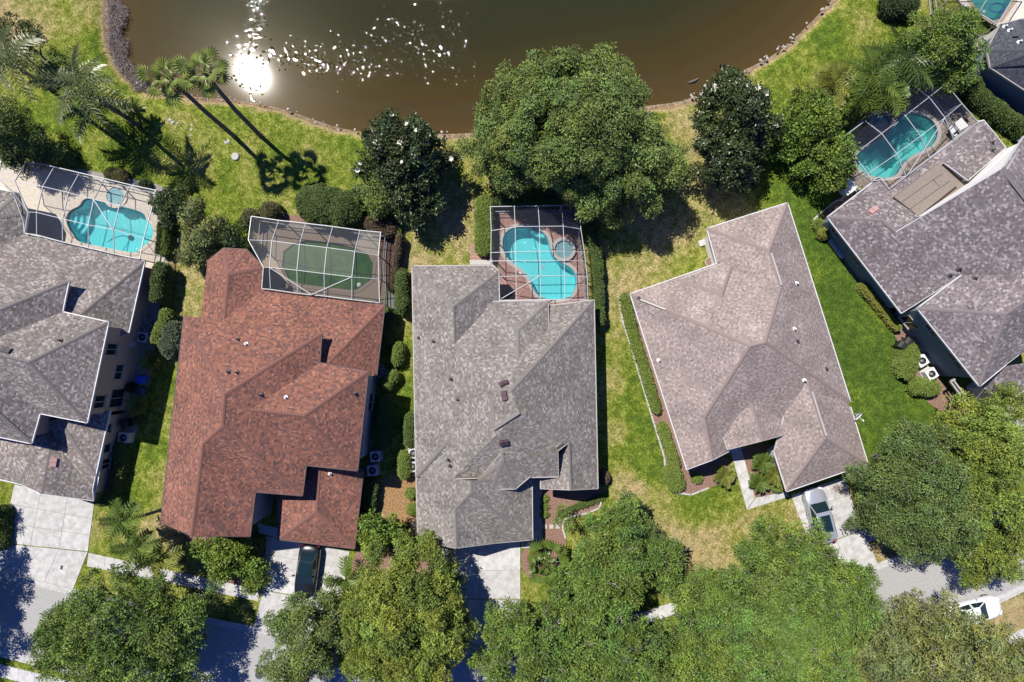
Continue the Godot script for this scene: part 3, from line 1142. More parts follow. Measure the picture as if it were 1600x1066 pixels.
func rock(label: String, px: float, py: float, r: float, group: String, m: Material) -> Node3D:
	var st := begin()
	var jit := []
	for i in 5:
		var row := []
		for k in 8:
			row.append(rnd(0.75, 1.2))
		jit.append(row)
	var pt := func(i: int, k: int) -> Vector3:
		var el := -0.5 + 2.07 * i / 4.0
		var f: float = jit[i][k % 8] if i < 4 else 1.0
		return Vector3(cos(el) * cos(TAU * k / 8) * r * f, sin(el) * r * 0.6 * f, cos(el) * sin(TAU * k / 8) * r * f * 0.8)
	for i in 4:
		for k in 8:
			quad(st, pt.call(i, k), pt.call(i, k + 1), pt.call(i + 1, k + 1), pt.call(i + 1, k), pt.call(i, k) + pt.call(i + 1, k + 1))
	var o := obj("rock", st.commit(), m)
	o.position = g(px, py, 0)
	o.rotation.y = rnd(0, TAU)
	tag(o, label, "rock", group)
	return o

# ---------------------------------------------------------------- ground
var lake := PackedVector2Array()
var pool_pits: Array = []

func lake_dist(p: Vector2) -> float:      # metres to the shore, negative in the water
	var best := 1e9
	var n := lake.size()
	for i in n:
		var a := lake[i]
		var b := lake[(i + 1) % n]
		var ab := b - a
		var t := clampf((p - a).dot(ab) / ab.length_squared(), 0, 1)
		best = minf(best, p.distance_squared_to(a + ab * t))
	best = sqrt(best)
	return -best if Geometry2D.is_point_in_polygon(p, lake) else best

func ground_height(p: Vector2, d: float) -> float:
	var y := 0.0
	if d < 1.4:
		y = -0.55 * (1.0 - d / 1.4) if d > 0 else maxf(-0.55 + d * 0.45, -2.6)
	for pit in pool_pits:
		if pit[1].has_point(p) and Geometry2D.is_point_in_polygon(p, pit[0]):
			y = -2.3
	return y

func build_ground() -> void:
	# lawn colour: how dry the grass is from place to place, [x, y, radius, dryness] in photograph pixels
	var spots := [[100, 30, 60, 0.7], [20, 15, 50, 0.95], [130, 80, 50, -0.05], [150, 130, 40, 0.05], [120, 200, 60, 0.15], [250, 170, 60, 0.35], [300, 220, 60, 0.45], [200, 250, 50, 0.1], [330, 300, 60, 0.25], [400, 300, 50, 0.35], [440, 260, 50, 0.2], [500, 220, 60, 0.3], [520, 270, 40, 0.2], [430, 190, 60, 0.35], [590, 330, 30, 0.2],
		[290, 420, 40, 0.85], [300, 480, 25, 0.75], [250, 400, 15, 0.4], [225, 700, 30, 0.2], [240, 620, 30, 0.1], [200, 780, 30, 0.3], [260, 760, 25, 0.5], [180, 840, 30, 0.6], [250, 830, 30, 0.8], [300, 900, 50, 0.5],
		[700, 250, 30, 0.6], [690, 300, 35, 0.8], [730, 350, 30, 0.9], [660, 380, 30, 0.7], [640, 350, 20, 0.6], [650, 410, 20, 0.9], [625, 560, 25, 0.25], [620, 640, 30, 0.1], [610, 720, 30, 0.5], [620, 780, 35, 1.15], [640, 820, 30, 1.2],
		[1080, 220, 35, 0.75], [1090, 300, 40, 0.9], [1050, 340, 40, 0.9], [1000, 420, 50, 0.8], [970, 450, 30, 0.8], [1060, 400, 30, 0.55], [1120, 330, 40, 0.75], [1010, 300, 40, 0.9],
		[960, 520, 15, 0.55], [962, 600, 15, 0.6], [965, 680, 15, 0.65], [1000, 600, 22, 0.0], [1000, 680, 25, -0.05], [1030, 720, 25, -0.1], [975, 760, 15, 0.8], [1080, 790, 30, -0.1], [1130, 790, 35, 0.2], [1030, 800, 30, 0.7], [990, 780, 20, 1.0], [1100, 840, 50, 0.85], [1180, 830, 40, 0.7], [1230, 820, 25, 0.75], [1050, 850, 40, 0.95], [1150, 870, 40, 0.9], [1000, 830, 30, 0.9],
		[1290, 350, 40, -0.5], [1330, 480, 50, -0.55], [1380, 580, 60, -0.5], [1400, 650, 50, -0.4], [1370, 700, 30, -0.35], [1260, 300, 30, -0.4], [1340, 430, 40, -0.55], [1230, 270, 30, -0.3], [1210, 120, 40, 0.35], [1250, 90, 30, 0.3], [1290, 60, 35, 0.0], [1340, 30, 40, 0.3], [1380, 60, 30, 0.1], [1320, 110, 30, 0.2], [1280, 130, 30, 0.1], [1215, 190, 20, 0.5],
		[1540, 160, 40, 0.1], [1570, 200, 40, 0.15], [1380, 850, 20, 1.1], [1360, 790, 20, 0.8], [1590, 960, 30, 1.1], [1345, 760, 12, 0.6], [170, 900, 40, 0.3], [380, 945, 25, 0.4]]
	var W := 192
	var H := 134
	var small := Image.create(W, H, false, Image.FORMAT_RF)
	var world := []
	for s in spots:
		var p := g(s[0], s[1])
		world.append([p.x, p.z, pow(s[2] * MPP * 0.8, 2), s[3]])
	for j in H:
		for i in W:
			var x := -60.0 + 120.0 * (i + 0.5) / W
			var z := -42.0 + 84.0 * (j + 0.5) / H
			var num := 0.02 * 0.35
			var den := 0.02
			for s in world:
				var e: float = ((x - s[0]) * (x - s[0]) + (z - s[1]) * (z - s[1])) / s[2]
				if e < 9.0:
					var w := exp(-e)
					num += w * s[3]
					den += w
			var v := num / den
			if z < -14.0:
				var d := lake_dist(Vector2(x, z))
				v = lerpf(1.95, v, smoothstep(0.1, 0.8, d))
			small.set_pixel(i, j, Color(v, 0, 0))
	var TW := 2048
	var TH := 1434
	small.resize(TW, TH, Image.INTERPOLATE_CUBIC)
	var field := small.get_data().to_float32_array()
	var noises := []
	for spec in [[0.012, 4, 11], [0.07, 3, 12], [0.3, 2, 13]]:
		var n := FastNoiseLite.new()
		n.frequency = spec[0]
		n.fractal_octaves = spec[1]
		n.seed = spec[2]
		var im := n.get_image(TW, TH, false, false, true)
		im.convert(Image.FORMAT_L8)
		noises.append(im.get_data())
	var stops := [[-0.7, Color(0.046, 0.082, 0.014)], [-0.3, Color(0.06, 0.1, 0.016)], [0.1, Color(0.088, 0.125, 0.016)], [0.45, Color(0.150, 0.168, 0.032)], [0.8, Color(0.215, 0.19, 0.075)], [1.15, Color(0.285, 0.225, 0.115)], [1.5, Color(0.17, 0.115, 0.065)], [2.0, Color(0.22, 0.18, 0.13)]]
	var lut := []
	for i in 512:
		var v := -0.9 + 3.0 * i / 511.0
		var c: Color = stops[0][1]
		for k in stops.size() - 1:
			if v >= stops[k][0]:
				c = stops[k][1].lerp(stops[k + 1][1], clampf((v - stops[k][0]) / (stops[k + 1][0] - stops[k][0]), 0, 1))
		lut.append(c.linear_to_srgb())
	var bytes := PackedByteArray()
	bytes.resize(TW * TH * 3)
	var n0: PackedByteArray = noises[0]
	var n1: PackedByteArray = noises[1]
	var n2: PackedByteArray = noises[2]
	var at := 0
	for i in TW * TH:
		var v := field[i] + (n0[i] - 128) * 0.0032 + (n1[i] - 128) * 0.0024 + (n2[i] - 128) * 0.0026
		var c: Color = lut[clampi(int((v + 0.9) * 170.3), 0, 511)]
		var f := 255.0 * (1.0 + (n2[i] - 128) * 0.0022 + (n1[i] - 128) * 0.0012)
		bytes[at] = mini(255, int(c.r * f))
		bytes[at + 1] = mini(255, int(c.g * f))
		bytes[at + 2] = mini(255, int(c.b * f))
		at += 3
	var gm := StandardMaterial3D.new()
	gm.albedo_texture = ImageTexture.create_from_image(Image.create_from_data(TW, TH, false, Image.FORMAT_RGB8, bytes))
	gm.roughness = 1.0
	gm.specular_mode = BaseMaterial3D.SPECULAR_DISABLED
	# one sheet, fine in the middle, out to the horizon
	var xs := PackedFloat32Array([-600, -300, -150, -90])
	var zs := PackedFloat32Array([-600, -300, -150, -90, -60])
	for i in 241:
		xs.append(-60 + i * 0.5)
	for i in 169:
		zs.append(-42 + i * 0.5)
	xs.append_array([90, 150, 300, 600])
	zs.append_array([60, 90, 150, 300, 600])
	var verts := PackedVector3Array()
	var uvs := PackedVector2Array()
	var dist := PackedFloat32Array()
	for z in zs:
		for x in xs:
			var d := lake_dist(Vector2(x, z)) if z < -10 else 50.0
			dist.append(d)
			verts.append(Vector3(x, ground_height(Vector2(x, z), d), z))
			uvs.append(Vector2((x + 60) / 120.0, (z + 42) / 84.0))
	var idx := PackedInt32Array()
	var nx := xs.size()
	for j in zs.size() - 1:
		for i in nx - 1:
			var a := j * nx + i
			idx.append_array([a, a + 1, a + nx + 1, a, a + nx + 1, a + nx])
	var norm := PackedVector3Array()
	norm.resize(verts.size())
	for j in zs.size():
		for i in nx:
			var l := verts[j * nx + maxi(0, i - 1)]
			var r := verts[j * nx + mini(nx - 1, i + 1)]
			var u := verts[maxi(0, j - 1) * nx + i]
			var dn := verts[mini(zs.size() - 1, j + 1) * nx + i]
			norm[j * nx + i] = (dn - u).cross(r - l).normalized()
	var arr := []
	arr.resize(Mesh.ARRAY_MAX)
	arr[Mesh.ARRAY_VERTEX] = verts
	arr[Mesh.ARRAY_TEX_UV] = uvs
	arr[Mesh.ARRAY_NORMAL] = norm
	arr[Mesh.ARRAY_INDEX] = idx
	var am := ArrayMesh.new()
	am.add_surface_from_arrays(Mesh.PRIMITIVE_TRIANGLES, arr)
	struct("ground", am, gm)
	# pond water: silt shows pale brown in the shallows
	var wst := begin()
	for j in zs.size() - 1:
		for i in nx - 1:
			var q := [j * nx + i, j * nx + i + 1, (j + 1) * nx + i + 1, (j + 1) * nx + i]
			var near := 99.0
			for k in q:
				near = minf(near, dist[k])
			if near > 0.8:
				continue
			for k in [0, 1, 2, 0, 2, 3]:
				var v := verts[q[k]]
				var t := clampf(-dist[q[k]] / 9.0, 0, 1)
				wst.set_color(Color(0.070, 0.044, 0.009).lerp(Color(0.025, 0.0245, 0.0065), pow(t, 0.65)))
				wst.set_uv(Vector2((v.x + 46.0) / 92.0, (v.z + 46.0) / 34.5))
				wst.set_normal(Vector3.UP)
				wst.add_vertex(Vector3(v.x, -0.55, v.z))
	var wm := StandardMaterial3D.new()
	wm.vertex_color_use_as_albedo = true
	wm.roughness = 0.03
	# ripples over the whole pond: almost calm, choppy where the breeze touches it
	var breeze := [[400, 6, 12, 0.9], [405, 35, 11, 0.8], [398, 60, 14, 0.8], [389, 114, 36, 0.25], [384, 78, 13, 0.4], [420, 80, 15, 0.6], [455, 88, 20, 0.9], [490, 95, 22, 1.0], [530, 102, 22, 1.0], [570, 106, 18, 1.0], [605, 108, 15, 0.9], [540, 80, 22, 0.6], [590, 66, 24, 0.6], [630, 50, 28, 0.7], [660, 62, 30, 0.9], [690, 90, 28, 1.0], [720, 112, 24, 1.0], [742, 126, 16, 0.8], [700, 40, 26, 0.7], [1240, 60, 20, 0.4]]
	var ms := Image.create(256, 96, false, Image.FORMAT_RF)
	for j in 96:
		for i in 256:
			var x := -46.0 + 92.0 * (i + 0.5) / 256
			var z := -46.0 + 34.5 * (j + 0.5) / 96
			var v := 0.0
			for s in breeze:
				var c := g(s[0], s[1], -0.55)
				v = maxf(v, 0.7 * s[3] * exp(-((x - c.x) * (x - c.x) + (z - c.z) * (z - c.z)) / pow(s[2] * MPP, 2)))
			ms.set_pixel(i, j, Color(v, 0, 0))
	ms.resize(2048, 768, Image.INTERPOLATE_CUBIC)
	var mask := ms.get_data().to_float32_array()
	var wn := FastNoiseLite.new()
	wn.seed = 5
	wn.frequency = 0.11
	wn.fractal_octaves = 1
	var bm := wn.get_image(2048, 768, false, false, true)
	bm.convert(Image.FORMAT_RGBA8)
	bm.bump_map_to_normal_map(5.0)
	var cb := bm.get_data()
	var wb := PackedByteArray()
	wb.resize(2048 * 768 * 3)
	for i in 2048 * 768:
		var cell := ((i % 2048) / 4) + 512 * (i / 8192)      # little gusts: most of the water stays calm
		var h := (cell * 1103515245 + 12345) & 0x7fffffff
		h = ((h ^ (h >> 13)) * 69069 + 7) & 0x7fffffff
		var f := 0.004
		if (h >> 8) % 1000 < int(540.0 * clampf(mask[i] * 1.4, 0, 1)):
			f = 0.25 + 0.002 * ((h >> 18) % 200)
		wb[i * 3] = int(127.5 + (cb[i * 4] - 127.5) * f)
		wb[i * 3 + 1] = int(127.5 + (cb[i * 4 + 1] - 127.5) * f)
		wb[i * 3 + 2] = 255
	wm.normal_enabled = true
	wm.normal_scale = 0.6
	wm.normal_texture = ImageTexture.create_from_image(Image.create_from_data(2048, 768, false, Image.FORMAT_RGB8, wb))
	wst.generate_tangents()
	struct("pond_water", wst.commit(), wm)

# ---------------------------------------------------------------- the scene
func _ready() -> void:
	rng.seed = 20240611
	# camera: straight down, very slightly tilted
	var base := Basis(Vector3.RIGHT, Vector3.FORWARD, Vector3.UP)
	var d := (base * Vector3((806.0 - 800.0) / F, -(556.0 - 533.0) / F, -1.0)).normalized()
	view = Basis(Quaternion(d, Vector3.DOWN)) * base
	var cam := Camera3D.new()
	cam.name = "camera"
	add_child(cam)
	cam.transform = Transform3D(view, eye)
	cam.fov = rad_to_deg(2 * atan(533.0 / F))
	cam.near = 0.5
	cam.far = 2000
	cam.current = true
	var env := Environment.new()
	env.background_mode = Environment.BG_SKY
	var sm := ProceduralSkyMaterial.new()
	sm.sky_top_color = Color(0.20, 0.38, 0.77)
	sm.sky_horizon_color = Color(0.52, 0.69, 0.93)
	sm.ground_bottom_color = Color(0.2, 0.22, 0.16)
	sm.ground_horizon_color = Color(0.6, 0.65, 0.65)
	sm.sky_curve = 0.12
	sm.sky_energy_multiplier = 0.76
	env.sky = Sky.new()
	env.sky.sky_material = sm
	env.tonemap_mode = Environment.TONE_MAPPER_LINEAR
	env.tonemap_exposure = 1.42
	env.sdfgi_enabled = true
	env.ssao_enabled = true
	env.ssil_enabled = true
	var we := WorldEnvironment.new()
	we.name = "sky"
	we.environment = env
	add_child(we)
	var sun := DirectionalLight3D.new()
	sun.name = "sun"
	sun.light_energy = 1.6
	sun.light_color = Color(1.0, 0.975, 0.935)
	sun.light_angular_distance = 0.53
	sun.shadow_enabled = true
	add_child(sun)
	var glint := g(390, 120, -0.55)          # the pond mirrors the sun at this place
	var towards := (glint - eye)
	towards.y = -towards.y
	sun.look_at_from_position(towards, Vector3.ZERO, Vector3.UP)

	make_materials()
	lake = smooth(xz(pv([168, 0, 166, 40, 172, 85, 190, 112, 208, 128, 240, 143, 290, 148, 340, 152, 395, 158, 440, 168, 490, 186, 530, 199, 570, 205, 640, 209, 735, 207, 800, 200, 900, 180, 1000, 165, 1062, 158, 1095, 146, 1130, 122, 1190, 96, 1228, 72, 1262, 40, 1300, 0, 1360, -70, 1420, -400, 60, -400, 140, -70]), -0.3), 1)
	pools_and_decks()
	build_ground()
	roads()
	houses()
	trees()
	planting()
	clutter()
	print("objects ", get_child_count())

func make_materials() -> void:
	M.white = mat(0.74, 0.74, 0.73, 0.5)
	M.alu = mat(0.36, 0.37, 0.39, 0.4)
	M.lead = mat(0.05, 0.05, 0.055, 0.6)
	M.glass = mat(0.012, 0.022, 0.035, 0.05)
	M.car_glass = mat(0.008, 0.02, 0.026, 0.03)
	M.chrome = mat(0.6, 0.6, 0.62, 0.25, 0.9)
	M.rubber = mat(0.012, 0.012, 0.013, 0.85)
	M.lens = mat(0.6, 0.62, 0.65, 0.1)
	M.tail = mat(0.25, 0.01, 0.01, 0.2)
	M.black = mat(0.015, 0.015, 0.017, 0.5)
	M.concrete = []
	for k in 3:
		var f := 0.39 + 0.025 * k
		M.concrete.append(speckled(Color(f * 0.72, f * 0.71, f * 0.69), Color(f * 1.2, f * 1.19, f * 1.17), 0.02, 5.0, 0.9, 0.0, FastNoiseLite.TYPE_SIMPLEX, 6))
	M.deck_cream = speckled(Color(0.46, 0.41, 0.34), Color(0.62, 0.56, 0.47), 0.03, 3.0)
	M.deck_tan = speckled(Color(0.28, 0.215, 0.155), Color(0.37, 0.29, 0.215), 0.03, 3.0)
	M.brick_red = paver([Color(0.34, 0.185, 0.15), Color(0.29, 0.155, 0.13), Color(0.38, 0.23, 0.19), Color(0.25, 0.15, 0.135)], Color(0.2, 0.14, 0.12))
	M.brick_tan = paver([Color(0.3, 0.235, 0.19), Color(0.24, 0.19, 0.165), Color(0.34, 0.27, 0.22), Color(0.2, 0.165, 0.15)], Color(0.14, 0.12, 0.1))
	M.asphalt = speckled(Color(0.24, 0.238, 0.233), Color(0.35, 0.347, 0.34), 0.05, 2.5, 0.95, 0.0, FastNoiseLite.TYPE_SIMPLEX, 6)
	M.mulch = speckled(Color(0.075, 0.04, 0.03), Color(0.38, 0.235, 0.18), 0.1, 2.4, 1.0, 6.0, FastNoiseLite.TYPE_CELLULAR, 2)
	M.straw = speckled(Color(0.13, 0.07, 0.03), Color(0.40, 0.25, 0.12), 0.05, 3.0, 1.0, 6.0)
	M.gravel = speckled(Color(0.15, 0.14, 0.13), Color(0.42, 0.39, 0.36), 0.2, 1.5, 1.0, 6.0, FastNoiseLite.TYPE_CELLULAR, 2)
	M.bark = speckled(Color(0.06, 0.048, 0.04), Color(0.16, 0.135, 0.115), 0.08, 1.0, 1.0, 4.0)
	M.twig = mat(0.2, 0.18, 0.15, 0.95)
	M.palm_trunk = speckled(Color(0.075, 0.065, 0.058), Color(0.17, 0.15, 0.135), 0.1, 0.8, 1.0, 4.0)
	M.hedge_core = mat(0.012, 0.018, 0.006, 1.0)
	M.stone = speckled(Color(0.28, 0.26, 0.24), Color(0.5, 0.48, 0.45), 0.06, 1.0, 0.95)
	M.screen = pane(0.012, 0.014, 0.017, 0.2, 0.6)
	M.screen_dark = pane(0.03, 0.036, 0.042, 0.44, 0.5)
	M.stucco_tan = speckled(Color(0.36, 0.27, 0.22), Color(0.42, 0.32, 0.265), 0.1, 1.0, 0.95, 1.0)
	M.stucco_blue = speckled(Color(0.2, 0.235, 0.28), Color(0.24, 0.28, 0.33), 0.1, 1.0, 0.95, 1.0)
	M.stucco_grey = speckled(Color(0.38, 0.37, 0.35), Color(0.45, 0.44, 0.42), 0.1, 1.0, 0.95, 1.0)
	M.stucco_white = mat(0.72, 0.71, 0.69, 0.9)
	M.stucco_steel = speckled(Color(0.12, 0.16, 0.2), Color(0.15, 0.195, 0.24), 0.1, 1.0, 0.95, 1.0)
	M.trim_dark = mat(0.10, 0.085, 0.075, 0.7)
	M.trim_red = mat(0.07, 0.045, 0.045, 0.7)
	M.trim_white = mat(0.52, 0.52, 0.53, 0.5)
	M.trim_tan = mat(0.34, 0.32, 0.3, 0.6)
	M.ac = mat(0.4, 0.42, 0.43, 0.5)
	M.shA = shingles([Color(0.205, 0.182, 0.168), Color(0.135, 0.12, 0.111), Color(0.275, 0.25, 0.235), Color(0.16, 0.132, 0.118)], [4, 4, 2, 2], 3)
	M.shB = shingles([Color(0.212, 0.091, 0.062), Color(0.175, 0.075, 0.054), Color(0.105, 0.056, 0.049), Color(0.25, 0.114, 0.075), Color(0.14, 0.064, 0.05)], [4, 4, 2, 2, 2], 4)
	M.shC = shingles([Color(0.195, 0.177, 0.161), Color(0.15, 0.135, 0.122), Color(0.262, 0.242, 0.222), Color(0.17, 0.147, 0.132)], [4, 4, 3, 2], 5)
	M.shD = shingles([Color(0.265, 0.216, 0.196), Color(0.23, 0.184, 0.166), Color(0.305, 0.252, 0.233), Color(0.205, 0.168, 0.157)], [5, 4, 3, 2], 6)
	M.shE = shingles([Color(0.17, 0.147, 0.15), Color(0.115, 0.1, 0.102), Color(0.26, 0.23, 0.232), Color(0.14, 0.115, 0.115)], [4, 4, 2, 2], 7)
	M.shF = shingles([Color(0.06, 0.066, 0.08), Color(0.045, 0.05, 0.062), Color(0.08, 0.087, 0.1)], [4, 4, 2], 8)
	M.capA = mat(0.155, 0.14, 0.135, 0.95)
	M.capB = mat(0.165, 0.078, 0.06, 0.95)
	M.capC = mat(0.175, 0.16, 0.15, 0.95)
	M.capD = mat(0.23, 0.18, 0.165, 0.95)
	M.capE = mat(0.16, 0.14, 0.14, 0.95)
	M.capF = mat(0.055, 0.06, 0.072, 0.95)
	M.vent_pink = mat(0.35, 0.2, 0.19, 0.7)
	M.vent_plum = mat(0.07, 0.04, 0.05, 0.6)
	M.felt = speckled(Color(0.17, 0.14, 0.12), Color(0.22, 0.185, 0.16), 0.03, 3.0, 0.95)
	M.paint_black = paint(0.008, 0.009, 0.012, 0.0)
	M.paint_silver = paint(0.36, 0.38, 0.43, 0.4)
	M.paint_white = paint(0.72, 0.73, 0.74, 0.0)
	M.bin_blue = mat(0.015, 0.06, 0.42, 0.5)
	M.bin_dark = mat(0.02, 0.035, 0.06, 0.5)
	M.pot_pale = mat(0.42, 0.41, 0.4, 0.8)
	M.rock_white = speckled(Color(0.4, 0.38, 0.35), Color(0.62, 0.6, 0.57), 0.06, 1.0, 0.95)
	M.tile_band = mat(0.03, 0.14, 0.2, 0.2)
	M.petal = mat(0.75, 0.72, 0.62, 0.6)
	var fst := begin()
	for i in 7:
		var a := TAU * i / 7
		quad(fst, Vector3.ZERO, Vector3(cos(a - 0.35) * 0.14, 0.07, sin(a - 0.35) * 0.14), Vector3(cos(a) * 0.2, 0.09, sin(a) * 0.2), Vector3(cos(a + 0.35) * 0.14, 0.07, sin(a + 0.35) * 0.14), Vector3.UP)
	M.flower_mesh = fst.commit()
	M.leaf = {
		"oak": {"mesh": sprig(18, 0.34, 0.17, 0.085, 1), "mat": leafy(0.145, 0.2, 0.042), "twig": 1},
		"oak_dark": {"mesh": sprig(18, 0.33, 0.17, 0.085, 2), "mat": leafy(0.095, 0.145, 0.034), "twig": 1},
		"oak_yellow": {"mesh": sprig(20, 0.33, 0.165, 0.09, 3), "mat": leafy(0.165, 0.215, 0.03)},
		"oak_olive": {"mesh": sprig(12, 0.36, 0.2, 0.09, 4), "mat": leafy(0.165, 0.19, 0.052), "twig": 1},
		"oak_mid": {"mesh": sprig(18, 0.34, 0.18, 0.09, 14), "mat": leafy(0.118, 0.188, 0.03), "twig": 1},
		"bright": {"mesh": sprig(16, 0.3, 0.2, 0.12, 5), "mat": leafy(0.13, 0.20, 0.024)},
		"magnolia": {"mesh": sprig(15, 0.34, 0.26, 0.14, 6), "mat": leafy(0.046, 0.068, 0.02, 0.4, 0.2), "flower": 16},
		"dark": {"mesh": sprig(15, 0.3, 0.2, 0.11, 7), "mat": leafy(0.042, 0.075, 0.018, 0.5, 0.25)},
		"shrub": {"mesh": sprig(12, 0.15, 0.12, 0.07, 8), "mat": leafy(0.075, 0.115, 0.022)},
		"shrub_light": {"mesh": sprig(12, 0.15, 0.12, 0.07, 9), "mat": leafy(0.135, 0.185, 0.028)},
		"shrub_olive": {"mesh": sprig(12, 0.16, 0.13, 0.06, 10), "mat": leafy(0.10, 0.098, 0.028)},
		"shrub_grey": {"mesh": sprig(12, 0.16, 0.12, 0.06, 11), "mat": leafy(0.095, 0.125, 0.07)},
		"shrub_yellow": {"mesh": sprig(12, 0.15, 0.13, 0.07, 12), "mat": leafy(0.19, 0.2, 0.03)},
		"shrub_brown": {"mesh": sprig(12, 0.16, 0.12, 0.06, 13), "mat": leafy(0.085, 0.06, 0.032)},
		"dark_small": {"mesh": sprig(12, 0.15, 0.12, 0.07, 16), "mat": leafy(0.03, 0.055, 0.012)},
		"magnolia_dark": {"mesh": sprig(12, 0.25, 0.18, 0.06, 17), "mat": leafy(0.022, 0.03, 0.035)},
		"reed": {"mesh": sprig(10, 0.3, 0.3, 0.03, 15), "mat": leafy(0.3, 0.265, 0.25)},
	}
	M.queen = [frond_mesh(3.0, 0.25, 0.7, 0.62, 17, 0.1), frond_mesh(2.6, 0.15, 0.85, 0.58, 15, 0.1), frond_mesh(3.2, 0.35, 0.75, 0.6, 18, 0.1)]
	M.sago = [frond_mesh(1.05, 0.3, 0.5, 0.2, 14, 0.06), frond_mesh(0.95, 0.4, 0.6, 0.2, 13, 0.06)]
	M.areca = [frond_mesh(1.9, 0.5, 0.7, 0.5, 13, 0.11), frond_mesh(1.7, 0.4, 0.85, 0.48, 12, 0.11)]
	M.fan = [fan_mesh(0.85, 1.2), fan_mesh(0.8, 0.7), fan_mesh(0.9, 1.35)]
	M.frond_grey = leafy(0.10, 0.12, 0.045, 0.4)
	M.frond_green = leafy(0.085, 0.13, 0.022, 0.45)
	M.frond_yellow = leafy(0.15, 0.165, 0.03, 0.5)
	M.frond_fan = leafy(0.17, 0.21, 0.05, 0.4)
	M.frond_dark = leafy(0.045, 0.075, 0.016, 0.5)
	M.frond_dead = leafy(0.2, 0.13, 0.065, 0.8)
	for k in ["frond_grey", "frond_green", "frond_yellow", "frond_fan", "frond_dark", "frond_dead"]:
		M[k].vertex_color_use_as_albedo = false

func paver(cols: Array, joint: Color) -> StandardMaterial3D:      # small brick pavers, a tile of 3.2 m, running bond
	var im := Image.create(512, 512, false, Image.FORMAT_RGB8)
	im.fill(joint.linear_to_srgb())
	for row in 32:
		for k in 16:
			var c: Color = cols[rng.randi() % cols.size()]
			c = c * rnd(0.85, 1.15)
			im.fill_rect(Rect2i(k * 32 + (16 if row % 2 else 0) + 1, row * 16 + 1, 30, 14), c.linear_to_srgb())
			if row % 2 and k == 15:
				im.fill_rect(Rect2i(0, row * 16 + 1, 15, 14), c.linear_to_srgb())
	var m := StandardMaterial3D.new()
	m.albedo_texture = ImageTexture.create_from_image(im)
	m.uv1_triplanar = true
	m.uv1_world_triplanar = true
	m.uv1_scale = Vector3.ONE / 3.2
	m.roughness = 0.9
	return m

func paint(r: float, gg: float, b: float, metal: float) -> StandardMaterial3D:
	var m := mat(r, gg, b, 0.3, metal)
	m.clearcoat_enabled = true
	m.clearcoat = 1.0
	m.clearcoat_roughness = 0.04
	return m

func pit(outline: PackedVector2Array, by := 0.55) -> void:
	var p := grown(outline, by)
	var r := Rect2(p[0], Vector2.ZERO)
	for q in p:
		r = r.expand(q)
	pool_pits.append([p, r])

func pool_steps(o: Node3D, px: float, py: float, r0: float, a0: float, a1: float, m: Material) -> void:     # curved steps inside a pool
	var c := g(px, py, -0.3) - o.position
	for k in 3:
		var st := begin()
		var r := r0 * (1.0 - 0.24 * k)
		var top := -1.0 + 0.24 * k
		for i in 12:
			var a := lerpf(a0, a1, i / 12.0)
			var b := lerpf(a0, a1, (i + 1) / 12.0)
			var p := Vector3(c.x + cos(a) * r, top, c.z + sin(a) * r)
			var q := Vector3(c.x + cos(b) * r, top, c.z + sin(b) * r)
			tri(st, Vector3(c.x, top, c.z), p, q, Vector3.UP)
			quad(st, p, q, q + Vector3(0, -0.4, 0), p + Vector3(0, -0.4, 0), p - Vector3(c.x, top, c.z))
		obj("step", st.commit(), m, o)

func pool_mats(r: float, gg: float, b: float) -> Array:
	var plaster := speckled(Color(r * 0.7, gg * 0.84, b * 0.86), Color(r * 1.35, gg * 1.12, b * 1.1), 0.06, 2.4, 0.9)
	var water := pane(r * 0.35, gg * 0.5, b * 0.5, 0.2, 0.03)
	var n := FastNoiseLite.new()
	n.noise_type = FastNoiseLite.TYPE_CELLULAR
	n.cellular_return_type = FastNoiseLite.RETURN_DISTANCE2_SUB
	n.frequency = 0.035
	n.seed = rng.randi() % 99
	var im := n.get_seamless_image(256, 256)
	im.convert(Image.FORMAT_RGBA8)
	im.bump_map_to_normal_map(2.0)
	water.normal_enabled = true
	water.normal_texture = ImageTexture.create_from_image(im)
	water.normal_scale = 0.9
	water.uv1_triplanar = true
	water.uv1_world_triplanar = true
	water.uv1_scale = Vector3.ONE / 2.6
	return [water, plaster]

